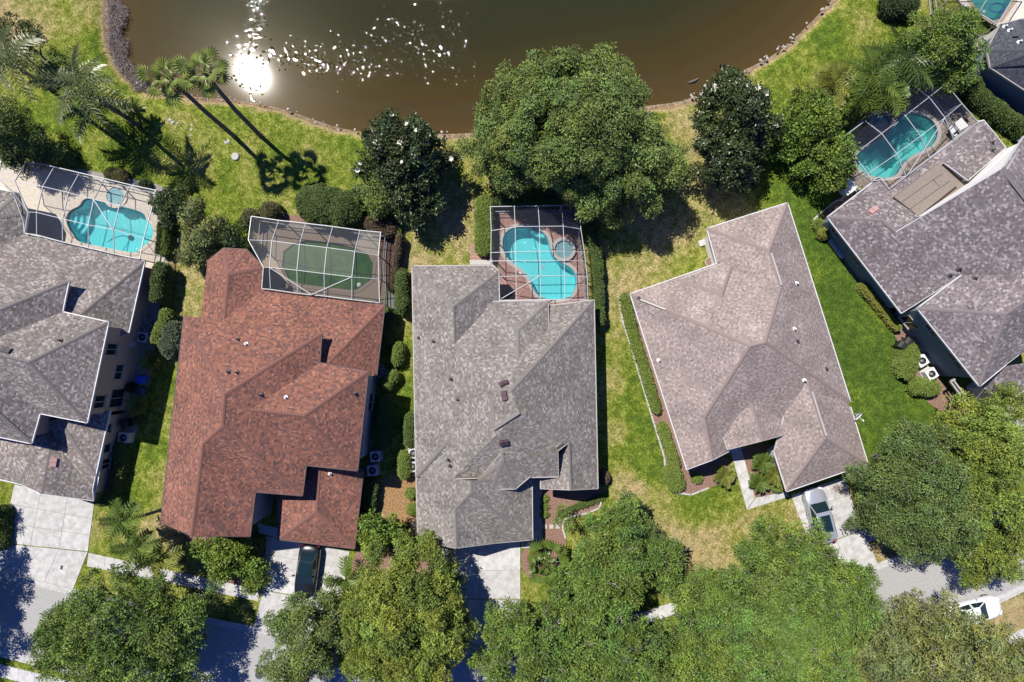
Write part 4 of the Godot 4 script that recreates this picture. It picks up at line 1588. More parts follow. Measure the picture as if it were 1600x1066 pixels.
func pools_and_decks() -> void:
	var turq := pool_mats(0.13, 0.72, 0.76)
	var teal := pool_mats(0.12, 0.60, 0.58)
	var spa_w := pool_mats(0.2, 0.4, 0.42)
	var green := speckled(Color(0.025, 0.085, 0.014), Color(0.075, 0.19, 0.022), 0.012, 6.0, 0.07)
	var green_p := mat(0.02, 0.08, 0.015, 0.9)
	# the pool behind the grey middle house
	var pc := smooth(xz(zo(740, 300, 5.609, [250, 430, 275, 360, 330, 318, 420, 308, 520, 312, 590, 338, 640, 388, 660, 440, 672, 500, 690, 550, 740, 608, 820, 645, 880, 690, 905, 760, 895, 830, 860, 900, 820, 930, 700, 945, 600, 928, 545, 890, 510, 810, 480, 740, 440, 690, 370, 640, 300, 590, 260, 520])), 2)
	pit(pc)
	var deck_c := holed(xz(pv([768, 326, 902, 324, 917, 465, 916, 500, 779, 500, 779, 408, 768, 407])), [grown(pc, 0.2)], -0.35, 0.03)
	struct("pool_deck", deck_c, M.brick_red)
	var o := pool("kidney shaped turquoise pool in a red brick deck behind the grey middle house", pc, turq[0], turq[1], M.stone)
	var so := obj("bench", prism(xz(zo(740, 300, 5.609, [490, 325, 560, 325, 620, 365, 625, 395, 560, 385, 510, 355])), -0.9, -0.4), turq[1], o)
	so.position = -o.position
	spa("round spa with a pale rim beside the kidney shaped pool", 880.8, 389.5, 0.8, M.stone, spa_w[0], spa_w[1], 0.3)
	# the pool of the left house
	var pa := smooth(xz(zo(0, 230, 5.61, [760, 448, 815, 455, 1080, 525, 1265, 572, 1285, 640, 1335, 690, 1352, 760, 1310, 835, 1240, 882, 1190, 930, 1080, 912, 780, 852, 680, 828, 640, 760, 590, 690, 580, 612, 612, 555, 700, 518, 722, 470])), 2)
	pit(pa)
	struct("pool_deck", holed(xz(pv([-10, 240, 20, 246, 243, 300, 262, 410, 262, 420, 225, 430, 30, 400, -10, 330])), [grown(pa, 0.2)], -0.35, 0.03), M.deck_cream)
	o = pool("large turquoise pool with curved corner steps on a cream deck at the left house", pa, turq[0], turq[1], M.deck_cream)
	pool_steps(o, 102, 340, 1.65, -1.3, 1.6, turq[1])
	spa("round spa set in the cream deck behind the left house's pool", 180, 306.5, 0.8, M.deck_cream, spa_w[0], spa_w[1], 0.12)
	# the green pool of the red house
	var pb := xz(zo(380, 320, 6.154, [375, 590, 387, 450, 480, 378, 600, 345, 900, 372, 1100, 425, 1195, 470, 1250, 560, 1238, 715, 1105, 812, 1060, 824, 780, 792, 560, 764, 440, 712]))
	pit(pb)
	struct("pool_deck", holed(xz(pv([396, 342, 592, 366, 603, 445, 600, 490, 415, 470, 412, 425, 392, 415])), [grown(pb, 0.2)], -0.35, 0.03), M.deck_tan)
	pool("neglected pool full of green algae water under the red house's cage", pb, green, green_p, M.deck_tan, -0.14, 1.2)
	# the pool of the right house
	var pe := smooth(xz(zo(1300, 90, 4.846, [565, 428, 640, 424, 730, 450, 785, 508, 806, 570, 782, 642, 720, 690, 640, 722, 562, 772, 522, 830, 492, 888, 430, 912, 340, 908, 250, 882, 190, 822, 172, 762, 200, 718, 330, 640, 420, 590, 480, 508])), 2)
	pit(pe)
	struct("pool_deck", holed(xz(pv([1318, 226, 1424, 136, 1456, 104, 1526, 191, 1540, 200, 1400, 310, 1386, 296, 1340, 290, 1318, 250])), [grown(pe, 0.2)], -0.35, 0.03), M.brick_tan)
	pool("curved teal pool set diagonally on brown pavers at the right house", pe, teal[0], teal[1], M.stone)
	spa("shaded round spa with a raised stone rim above the diagonal teal pool", 1378, 190, 0.75, M.stone, spa_w[0], spa_w[1], 0.35)
	# the pool in the far corner
	var pf := xz(pv([1512, -6, 1522, -30, 1600, -40, 1586, -4, 1562, 30, 1550, 33, 1528, 18]))
	pit(pf)
	struct("pool_deck", holed(xz(pv([1500, 4, 1505, -60, 1650, -60, 1640, 40, 1570, 50, 1558, 42])), [grown(pf, 0.2)], -0.35, 0.03), M.deck_cream)
	pool("dark teal pool cut off by the top right corner", pf, teal[0], mat(0.03, 0.17, 0.16), M.deck_tan)

func cages() -> void:
	var e := 2.75
	cage("white framed screen cage over the kidney shaped pool", [
		[[766, 323, e], [803.5, 322.4, e], [840.7, 321.8, e], [877.5, 321, e], [904, 320.5, e]],
		[[767.5, 360.6, e + 0.15], [805, 354.4, 3.5], [843, 353.8, 3.5], [880, 353.5, 3.5], [907.6, 358, e + 0.1]],
		[[767, 394.8, e + 0.15], [805.6, 393.6, 3.5], [843.4, 392.7, 3.5], [881.4, 392.7, 3.5], [913, 394, e + 0.1]],
		[[766.7, 408, e + 0.15], [805.8, 407.5, 3.5], [843.6, 407.2, 3.5], [881.6, 407.2, 3.5], [914.5, 408, e + 0.1]],
		[[780.6, 432, e + 0.2], [806.3, 431.6, 3.5], [844, 431, 3.5], [882, 431, 3.5], [917.4, 432.3, e + 0.1]],
		[[780.6, 469.4, 3.1], [806.9, 469, 3.3], [844.7, 468.3, 3.3], [882.6, 468, 3.3], [918.8, 468.5, e]]],
		[[783, 467, 3.3, 844, 431, 3.55]], [[[3, 0], [2, 0], [1, 0], [0, 0], [0, 1], [0, 2], [0, 3], [0, 4], [1, 4], [2, 4], [4, 4], [5, 4]]], M.alu)
	cage("white framed screen cage over the cream decked pool at the left house", [
		[[5, 242.5, 2.6], [42, 252, 2.6], [84.7, 260.7, 2.6], [124, 270, 2.6], [163, 279, 2.6], [204, 289, 2.6], [243, 297.4, 2.6]],
		[[-4, 279, 3.4], [23, 283, 3.6], [66.8, 291.5, 3.6], [107, 301, 3.6], [146.5, 311.6, 3.6], [186.8, 321, 3.6], [236, 330, 2.9]],
		[[20, 300, 3.3], [43.7, 331.6, 3.4], [57, 332, 3.6], [97.7, 342, 3.6], [138, 351.6, 3.6], [177, 359, 3.6], [224.6, 372.6, 2.9]],
		[[36, 345, 3.2], [38, 364.6, 3.2], [57.4, 367, 3.2], [97.7, 378, 3.2], [138, 387, 3.2], [178, 396.7, 3.2], [218, 405, 3.0]]],
		[[146.5, 311.6, 3.6, 177, 359, 3.6]], [[[0, 0], [0, 1], [0, 2], [0, 3], [0, 4], [0, 5], [0, 6], [1, 6], [2, 6], [3, 6]]], M.alu)
	cage("white framed screen cage over the green pool behind the red house", [
		[[392.7, 338, 2.7], [435.6, 344.4, 2.7], [477.5, 349, 2.7], [520, 354, 2.7], [562.5, 360, 2.7], [594.8, 363, 2.7]],
		[[388, 375, 2.9], [424.7, 376.4, 3.6], [468, 382, 3.6], [510.5, 387, 3.6], [554.4, 393, 3.6], [591, 399.6, 2.9]],
		[[411.7, 418, 3.2], [421, 418, 3.6], [464, 422.4, 3.6], [506.4, 427.7, 3.6], [549.8, 433, 3.6], [592, 436, 2.9]],
		[[409, 451, 3.2], [422.6, 452.4, 3.2], [464.8, 458.4, 3.2], [507, 462.7, 3.2], [549.8, 468, 3.2], [592.9, 473, 3.0]]],
		[[421, 418, 3.6, 487, 460.5, 3.3], [549.8, 433, 3.6, 487, 460.5, 3.3]], [[[1, 0], [0, 0], [0, 1], [0, 2], [0, 3], [0, 4], [0, 5], [1, 5], [2, 5], [3, 5]]], M.alu)
	cage("white framed screen cage standing diagonally over the teal pool", [
		[[1312.4, 218, 2.7], [1351.6, 189, 2.7], [1384.6, 158, 2.7], [1422.8, 130, 2.7], [1454.8, 98, 2.7]],
		[[1334, 241.7, 2.9], [1377.4, 208.7, 3.7], [1414.5, 180.8, 3.7], [1451.7, 152, 3.7], [1478, 131, 2.9]],
		[[1355.7, 271.6, 2.9], [1401, 240.6, 3.7], [1438.3, 212.8, 3.7], [1476.4, 183.9, 3.7], [1503, 162, 2.9]],
		[[1362, 283, 3.2], [1415.6, 275.7, 3.2], [1452.7, 247.9, 3.2], [1491, 220, 3.2], [1528, 191, 3.2]]],
		[[1476.4, 183.9, 3.7, 1416.6, 275, 3.3], [1362, 283, 3.2, 1373, 277, 3.2], [1373, 277, 3.2, 1388.7, 296, 3.2], [1388.7, 296, 3.2, 1415.6, 275.7, 3.2]], [[[3, 0], [2, 0], [1, 0], [0, 0], [0, 1], [0, 2], [0, 3], [0, 4], [1, 4], [2, 4], [3, 4]]], M.alu)
	cage("corner of a white framed screen cage at the top right", [
		[[1490, -60, 3.4], [1560, -60, 3.4], [1620, -60, 3.4]],
		[[1492, -8, 3.2], [1544, -4, 3.4], [1590, -14, 3.4]],
		[[1502, 7, 2.8], [1529, 20, 2.8], [1558, 38, 2.9]]], [], [[[0, 0], [1, 0], [2, 0], [2, 1], [2, 2]]], M.alu)

func roads() -> void:
	# the street: near kerb line in photograph pixels, then its far side 6.6 m away
	var near := pv([-420, 770, -200, 838, 0, 895, 98, 919, 200, 942, 295, 962, 400, 982, 500, 996, 600, 1006, 700, 1011, 800, 1012, 900, 1010, 1000, 1002, 1100, 982, 1200, 952, 1300, 914, 1388, 876, 1450, 852, 1520, 820, 1600, 780, 1760, 700, 2000, 560])
	var a := xz(near)
	var far := PackedVector2Array()
	var kerb2 := PackedVector2Array()
	var n := a.size()
	for i in n:
		var t := (a[mini(i + 1, n - 1)] - a[maxi(0, i - 1)]).normalized()
		far.append(a[i] + Vector2(-t.y, t.x) * 6.7)
		kerb2.append(a[i] + Vector2(-t.y, t.x) * 0.45)
	var st := begin()
	for i in n - 1:
		quad(st, Vector3(a[i].x, 0.02, a[i].y), Vector3(a[i + 1].x, 0.02, a[i + 1].y), Vector3(far[i + 1].x, 0.02, far[i + 1].y), Vector3(far[i].x, 0.02, far[i].y), Vector3.UP)
	struct("road", st.commit(), M.asphalt)
	for side in 2:
		var ks := begin()
		for i in n - 1:
			var p := a[i] if side == 0 else far[i]
			var q := a[i + 1] if side == 0 else far[i + 1]
			var t := (q - p).normalized()
			var o := Vector2(-t.y, t.x) * (-1.0 if side == 0 else 1.0)
			var y := 0.1
			quad(ks, Vector3(p.x, y, p.y), Vector3(q.x, y, q.y), Vector3(q.x + o.x * 0.16, y, q.y + o.y * 0.16), Vector3(p.x + o.x * 0.16, y, p.y + o.y * 0.16), Vector3.UP)
			quad(ks, Vector3(p.x, 0, p.y), Vector3(q.x, 0, q.y), Vector3(q.x, y, q.y), Vector3(p.x, y, p.y), Vector3(-o.x, 0, -o.y))
			quad(ks, Vector3(p.x + o.x * 0.16, -0.02, p.y + o.y * 0.16), Vector3(q.x + o.x * 0.16, -0.02, q.y + o.y * 0.16), Vector3(q.x + o.x * 0.16, y, q.y + o.y * 0.16), Vector3(p.x + o.x * 0.16, y, p.y + o.y * 0.16), Vector3(o.x, 0, o.y))
			var gq := -o * 0.4
			quad(ks, Vector3(p.x, 0.028, p.y), Vector3(q.x, 0.028, q.y), Vector3(q.x + gq.x, 0.026, q.y + gq.y), Vector3(p.x + gq.x, 0.026, p.y + gq.y), Vector3.UP)
		struct("kerb", ks.commit(), M.concrete[0])
	struct("manhole_cover", lathe(g(405, 1055, 0.02), [Vector2(0.36, 0.0), Vector2(0.34, 0.012), Vector2(0.28, 0.008), Vector2(0, 0.012)], 20), M.lead)
	# drives and walks, each slab a piece
	var d := paving("driveway")
	slabs(d, "slab", pv([22, 757, 147, 786, 137, 862, 2, 848]), 3, 3, 0.04, M.concrete)
	slabs(d, "slab", pv([2, 849, 137, 863, 113, 923, -25, 890]), 3, 1, 0.04, M.concrete)
	slabs(d, "apron", pv([-6, 744, 30, 750, 29, 757, -6, 750]), 1, 1, 0.05, M.concrete)
	d = paving("driveway")
	slabs(d, "slab", pv([416, 838, 546, 862, 533, 943, 411, 922]), 1, 3, 0.04, M.concrete)
	slabs(d, "slab", pv([411, 923, 533, 944, 524, 1002, 396, 981]), 1, 1, 0.04, M.concrete)
	slabs(d, "slab", pv([403, 818, 437, 826, 434, 841, 404, 833]), 1, 1, 0.035, M.concrete)
	d = paving("driveway")
	slabs(d, "slab", pv([680, 850, 813, 846, 813, 936, 686, 936]), 2, 2, 0.04, M.concrete)
	slabs(d, "slab", pv([686, 937, 813, 937, 818, 1012, 690, 1012]), 2, 1, 0.04, M.concrete)
	d = paving("driveway")
	slabs(d, "slab", pv([1236, 774, 1320, 745, 1347, 828, 1268, 858]), 2, 3, 0.04, M.concrete)
	slabs(d, "slab", pv([1268, 859, 1347, 829, 1372, 881, 1286, 914]), 2, 1, 0.04, M.concrete)
	d = paving("driveway")
	slabs(d, "slab", pv([1556, 640, 1640, 580, 1720, 640, 1625, 730]), 3, 3, 0.04, M.concrete)
	var w := paving("front_walk")
	slabs(w, "slab", pv([833, 748, 847, 748, 847, 846, 833, 846]), 1, 5, 0.035, M.concrete)
	slabs(w, "slab", pv([814, 847, 847, 847, 847, 856, 814, 857]), 1, 1, 0.045, M.concrete)
	w = paving("front_walk")
	slabs(w, "slab", pv([1139, 696, 1156, 692, 1180, 778, 1167, 797]), 1, 4, 0.035, M.concrete)
	slabs(w, "slab", pv([1168, 797, 1181, 778, 1229, 768, 1234, 776]), 1, 3, 0.035, M.concrete)
	w = paving("sidewalk")
	slabs(w, "slab", pv([138, 864, 404, 921, 404, 940, 135, 885]), 10, 1, 0.04, M.concrete)
	w = paving("sidewalk")
	slabs(w, "slab", pv([534, 946, 686, 964, 686, 984, 530, 966]), 6, 1, 0.04, M.concrete)
	w = paving("sidewalk")
	slabs(w, "slab", pv([815, 968, 1000, 958, 1000, 978, 816, 988]), 7, 1, 0.04, M.concrete)
	slabs(w, "slab", pv([1001, 958, 1268, 868, 1276, 886, 1001, 978]), 10, 1, 0.04, M.concrete)
	w = paving("sidewalk")
	slabs(w, "slab", pv([1347, 830, 1560, 742, 1568, 760, 1353, 849]), 9, 1, 0.04, M.concrete)
	w = paving("sidewalk")
	slabs(w, "slab", pv([1500, 1026, 1720, 930, 1728, 950, 1506, 1046]), 9, 1, 0.04, M.concrete)
	w = paving("sidewalk")
	slabs(w, "slab", pv([-220, 985, 380, 1130, 376, 1150, -220, 1005]), 24, 1, 0.04, M.concrete)
	w = paving("stepping_stones")
	for x in [851.5, 861.5, 871.5]:
		slabs(w, "stone", pv([x - 3.3, 819.8, x + 3.3, 819.6, x + 3.3, 826.4, x - 3.3, 826.6]), 1, 1, 0.05, [M.stone])
	slabs(paving("utility_cover"), "cover", pv([92, 881, 107, 885, 103, 899, 89, 895]), 1, 1, 0.052, [M.concrete[2]])
	slabs(paving("water_meter_lid"), "lid", pv([94.5, 883, 99, 884, 97.5, 891, 93, 890]), 1, 1, 0.058, [M.lead])
	# planting beds
	flat("mulch_bed", pv([833, 757, 934, 757, 946, 775, 936, 794, 917, 802, 893, 806, 881, 813, 879, 826, 884, 842, 884, 856, 846, 858]), 0.022, M.mulch, 1)
	flat("mulch_bed", pv([812, 857, 846, 856, 872, 850, 880, 880, 850, 912, 818, 900]), 0.026, M.mulch, 1)
	flat("mulch_bed", pv([967, 462, 985, 455, 1000, 500, 1050, 650, 1090, 730, 1142, 708, 1138, 752, 1108, 762, 1080, 773, 1056, 770, 1040, 748, 1038, 715, 1018, 650, 985, 540]), 0.02, M.mulch, 1)
	flat("mulch_bed", pv([1150, 700, 1215, 694, 1232, 766, 1182, 778, 1172, 760]), 0.02, M.mulch, 0)
	flat("mulch_bed", pv([1283, 345, 1302, 336, 1420, 480, 1432, 540, 1470, 600, 1520, 640, 1530, 690, 1480, 650, 1440, 622, 1406, 560, 1400, 520, 1335, 440]), 0.02, M.mulch, 1)
	flat("mulch_bed", pv([1296, 322, 1345, 296, 1380, 282, 1368, 296, 1310, 332, 1298, 345, 1282, 352]), 0.024, M.mulch, 0)
	flat("mulch_bed", pv([282, 836, 300, 826, 410, 838, 414, 880, 408, 918, 340, 910, 300, 872]), 0.02, M.mulch, 1)
	flat("mulch_bed", pv([552, 856, 590, 850, 640, 856, 660, 840, 682, 855, 684, 930, 548, 935]), 0.02, M.mulch, 1)
	flat("straw_bed", pv([598, 742, 640, 738, 655, 745, 656, 850, 600, 858]), 0.018, M.straw, 1)
	flat("gravel_bed", pv([112, 262, 160, 270, 200, 279, 250, 288, 262, 300, 248, 304, 200, 292, 120, 274]), 0.02, M.gravel, 1)
	flat("gravel_bed", pv([420, 335, 500, 338, 560, 352, 600, 362, 622, 378, 612, 440, 600, 440, 596, 368, 440, 350]), 0.02, M.mulch, 1)
	flat("gravel_bed", pv([1498, 82, 1520, 60, 1556, 50, 1548, 100, 1514, 130, 1500, 118]), 0.02, M.gravel, 1)
	flat("side_path", pv([206, 470, 250, 470, 240, 560, 226, 640, 205, 700, 180, 700]), 0.018, M.gravel, 0)
	flat("side_path", pv([608, 452, 632, 452, 622, 486, 606, 480]), 0.02, M.concrete[0], 0)
	flat("side_path", pv([735, 380, 770, 378, 772, 420, 735, 420]), 0.024, M.brick_red, 0)
	var eg := thing("garden_edging", "pale stone edging along the narrow bed of the tan roofed house", "edging", g(985, 540))
	_edging(eg, pv([967, 462, 972, 500, 985, 540, 1018, 650, 1038, 715, 1040, 748, 1056, 770, 1080, 773, 1108, 762]))
	eg = thing("garden_edging", "dark curved edging round the mulch bed before the grey middle house", "edging", g(900, 805))
	_edging(eg, pv([942, 777, 936, 794, 917, 802, 893, 806, 881, 813, 879, 826, 884, 842]))
	eg = thing("garden_edging", "white stone edging by the corner of the right house's lawn", "edging", g(1300, 320))
	_edging(eg, pv([1282, 352, 1270, 344, 1300, 318, 1345, 294]))

func _edging(o: Node3D, path: Array) -> void:
	var p := xz(path)
	for i in p.size() - 1:
		var l := p[i].distance_to(p[i + 1])
		var n := maxi(1, int(l / 0.7))
		for k in n:
			var a := p[i].lerp(p[i + 1], k / float(n))
			var b := p[i].lerp(p[i + 1], (k + 0.94) / float(n))
			obj("edging_stone", bar(Vector3(a.x, 0.04, a.y) - o.position, Vector3(b.x, 0.04 + rnd(0, 0.02), b.y) - o.position, 0.14, 0.12), M.stone, o)

func houses() -> void:
	cages_house_a()
	house_b()
	house_c()
	house_d()
	house_e()
	house_f()
	cages()

func house_base(label: String, px: float, py: float) -> Node3D:
	var o := thing("house", label, "house")
	return o

func cages_house_a() -> void:
	var o := house_base("two storey tan stucco house with mottled grey roof at the left edge", 60, 560)
	var R := roof(o, "en 107 439.5 5.7;em 97 487.5 5.7;rn -72 513;rs -80 577;es1 62 646 5.7;es2 48.5 693 5.7;vw -45 545;b1 43.7 566;b2 169 503.5 5.7;b3 135.5 660.5 5.7;a -148 382 5.7;w -165 650 5.7",
		"en es2|rn rs es2 es1 vw em en;es2 w|rs es2 w;a en|a rn en;a w|a rn rs w;em b2|vw em b2 b1;b2 b3|b1 b2 b3;es1 b3|vw b1 b3 es1", 0.62, M.shA, M.trim_white, M.capA, M.stucco_tan)
	var L := roof(o, "n1 38 364.6 2.85;n2 225.5 408 2.85;n3 200.5 520 2.85;x1 110 504;x4 140 545;x2 80 490;x3 60 470;x9 -110 425;wr1 -18 342;wr2 -33 405;w3 27.6 302 2.85;w4 43.7 332.5 2.85;w2 -40 288 2.85;x5 -60 350 2.85",
		"n1 n2|n1 n2 x1 x2 x3 x9 wr2;n2 n3|n2 n3 x4 x1;w4 n1|w4 n1 wr2 wr1;w3 w4|w3 w4 wr1;w2 w3|w2 w3 wr1;w2 x5|w2 wr1 wr2 x5", 0.5, M.shA, M.trim_white, M.capA, M.stucco_tan)
	walls(o, R, "a en em b2 b3 es1 es2 w", M.stucco_tan, M.stucco_white)
	walls(o, L, "n1 n2 n3 x4 x9", M.stucco_tan, M.stucco_white, 2.85)
	var V: Dictionary = R.P
	var R2 := roof(o, "e1 171 642 2.9;e2 145.5 783 2.9;x0 92 640 4.0;ga 77.4 702 4.2;gb 64 772 4.2;w1 29 756 2.9;w2 -30 742 2.9;v 56 706;x3 -30 660 3.2;x6 60 660 3.5;k1 148.6 744 2.9; k2 90 655 4.0;v2 144.5 764 3.0", "e1 k1|e1 k1 k2 x0;-|k2 k1 v2 x6;e1 e2|ga gb e2 v2 x6;-|ga gb w1 v;w1 w2|v w1 w2 x3 x6 ga", 0.5, M.shA, M.trim_white, M.capA, M.stucco_tan)
	walls(o, R2, "e1 e2 w1 w2 x3", M.stucco_tan, M.stucco_white, 2.85, 0.4)
	var s: Vector3 = V["b2"]
	var f: Vector3 = V["b3"]
	var d := (f - s)
	d.y = 0
	d = d.normalized()
	var out := Vector3(-d.z, 0, d.x)
	if out.x < 0:
		out = -out
	s -= out * 0.45
	f -= out * 0.45
	window(o, s, f, 0.28, 3.9, 0.9, 1.2, out, 2)
	window(o, s, f, 0.52, 2.3, 1.2, 0.9, out, 2)
	window(o, s, f, 0.80, 1.75, 1.5, 1.7, out, 2)
	window(o, s, f, 0.82, 4.0, 1.0, 1.2, out, 2)
	var s2: Vector3 = R2.P["e1"] - out * 0.4
	var f2: Vector3 = R2.P["e2"] - out * 0.4
	window(o, s2, f2, 0.22, 2.0, 0.7, 0.6, out, 1)
	window(o, s2, f2, 0.45, 1.7, 0.7, 0.8, out, 1)
	window(o, s2, f2, 0.63, 1.5, 0.8, 0.9, out, 2)
	box_vent(o, 9.6, 548, M.lead)
	box_vent(o, 84, 722, M.vent_pink)
	pipe_vent(o, 95, 532)

func house_b() -> void:
	var o := house_base("two storey house with brick red shingle roof", 420, 640)
	var R := roof(o, "a 287.5 493.5 5.7;b 251 817 5.7;rn 350.5 616;rs 347 666;en 502.5 521 5.7;em 499 567 5.7;es1 478 727 5.7;es2 472 774.6 5.7;vw 391 640.5;f1 317 693;f2 298.5 838;f3 390 839 5.7;f4 398.5 768.5 5.7;b1 475 650;b2 575 581 5.7;b3 558 735.6 5.7",
		"a b|a rn rs f1 f2 b;a en|a rn en;en es2|rn rs es2 es1 vw em en;es2 f4|rs es2 f4 f1;f3 f4|f1 f4 f3 f2;em b2|vw em b2 b1;b2 b3|b1 b2 b3;es1 b3|vw b1 b3 es1", 0.62, M.shB, M.trim_red, M.capB, M.stucco_blue)
	var L := roof(o, "n1 409 452 2.85;n2 601 477 2.85;n3 588 586 2.85;x1 508 572;x2 485 566;x4 520 605;x6 480 545;x7 310 520;w0 312 492;w1 324 408 2.85;w2 349 388 2.85;w3 385 390 2.85;w4 411 417.5 2.85;wr1 356 429;wr2 350 499.5;x3 313 506 2.85",
		"n1 n2|n1 n2 x1 x2 x6 x7 w0 wr2;n2 n3|n2 n3 x4 x1;w1 x3|w1 wr1 wr2 x3;w1 w2|w1 w2 wr1;w2 w3|w2 w3 wr1;w3 w4|w3 w4 wr1;w4 n1|w4 n1 wr2 wr1", 0.5, M.shB, M.trim_red, M.capB, M.stucco_blue)
	walls(o, R, "a en em b2 b3 es1 es2 f4 f3 b", M.stucco_blue, M.stucco_white)
	walls(o, L, "w1 w2 w3 w4 n1 n2 n3 x4 x3", M.stucco_blue, M.stucco_white, 2.85)
	var R2 := roof(o, "ga 433 778 2.8;gx 499 720;gr 493.6 800;gl 435 843 2.8;gq 553.5 857.5 2.8;gb 567 738 2.8", "ga gl|ga gx gr gl;gl gq|gl gq gr;gb gq|gx gb gq gr", 0.45, M.shB, M.trim_red, M.capB, M.stucco_blue)
	walls(o, R2, "ga gl gq gb gx", M.stucco_blue, M.stucco_white, 2.75, 0.4)
	var s: Vector3 = R.P["b2"]
	var f: Vector3 = R.P["b3"]
	var d := (f - s)
	d.y = 0
	d = d.normalized()
	var out := Vector3(-d.z, 0, d.x)
	if out.x < 0:
		out = -out
	window(o, s - out * 0.45, f - out * 0.45, 0.52, 4.0, 0.7, 1.1, out, 1)
	window(o, s - out * 0.45, f - out * 0.45, 0.80, 3.9, 1.5, 1.3, out, 2)
	window(o, s - out * 0.45, f - out * 0.45, 0.35, 1.6, 1.4, 1.3, out, 2)
	for p in [[372, 530, 0], [385, 537.5, 1], [357, 581, 0], [370.4, 582, 0], [407.6, 617, 0], [447, 621, 1], [554.6, 615, 0], [515.6, 740, 1]]:
		pipe_vent(o, p[0], p[1], p[2] == 1)

func house_c() -> void:
	var o := house_base("single storey house with warm grey shingle roof in the middle", 790, 640)
	var R := roof(o, "nw 644 416 3.1;ne 770.5 415 3.1;n2 779 424 3.1;n3 780 471 3.1;r1 708 479;r2 710 538;v1 757 487;ap1 779 609;ap2 799 611;k1 768 622;k2 771 670;pk 811 644;j 708 748 4.1;c1 704.5 684;c2 706 700;c3 757 684;wl 650 745 3.1;xw 664 745 3.1;wl2 650.5 746 2.75;wb 653 846 2.75;xg 735 751;g1 736 770;g2 711 796;g3 713 857;nm 857 478 3.1;e1 928 469 3.1;e2 934 764 3.1;h1 889 692;h2 892 766;w1 757 471.5 3.4;w2 857 470 3.4;wr 809 516;w3 810 560;wE 857 514;s2 873 745 4.1;s3 872 705;y1 845 764 3.1;y3 845 747 3.1;x4 872 712;q1 831 745 2.75;q2 832 844 2.75;q3 775 849 2.8;wE0 857 515 3.4;v0 757 505 3.4",
		"nw wl|nw r1 r2 ap1 k1 k2 c3 c1 wl;-|wl c1 c2 xw;nw ne|nw ne n2 r1;n2 n3|n2 n3 v1 r2 r1;nm e1|r2 v1 w3 wE nm e1 ap2 ap1;w1 w2|w1 w2 wr;w2 wE0|wr w2 wE w3;w1 v0|wr w1 v1 w3;e1 e2|e1 ap2 h1 h2 e2;y1 y3|h1 h2 y1 y3 x4;j s2|pk j s2 s3 h1 ap2;-|k1 k2 pk ap2 ap1;wl2 wb|wl2 c2 c1 c3 k2 pk j xg g1 g2 g3 wb;q1 q2|xg g1 q2 q1;q2 wb|g1 q2 q3 g2;-|g2 g3 q3", 0.62, M.shC, M.trim_tan, M.capC, M.stucco_grey)
	walls(o, R, "nw ne n2 n3 nm e1 e2 y1 y3", M.stucco_grey, M.stucco_white, 3.1)
	walls(o, R, "nw q1 q2 wb", M.stucco_grey, M.stucco_white, 2.75)
	walls(o, R, "j s2 s3 pk", M.stucco_grey, M.stucco_white, 4.1)
	roof(o, "ap 786 720 5.6;nn 784 706 5.75;a 747.5 750 4.3;b 768 764 4.3;c 805 764 4.3;d 830 743 4.3;e 829 710 4.5", "-|ap nn a;-|ap a b;-|ap b c;-|ap c d;-|ap d e nn", 0.5, M.shC, M.trim_tan, M.capC, M.stucco_grey)
	obj("entry_column", prism(xz(pv([757, 735, 770, 756, 803, 756, 822, 736]), 2.0), 0.0, 4.1), M.stucco_grey, o)
	for p in [[788, 600.5], [788.5, 618]]:
		box_vent(o, p[0], p[1], M.vent_plum)
	box_vent(o, 787.4, 691, M.vent_plum)
	for p in [[704, 592], [715, 624], [700, 718], [702.5, 727.5], [654, 527.5], [677, 533]]:
		pipe_vent(o, p[0], p[1])

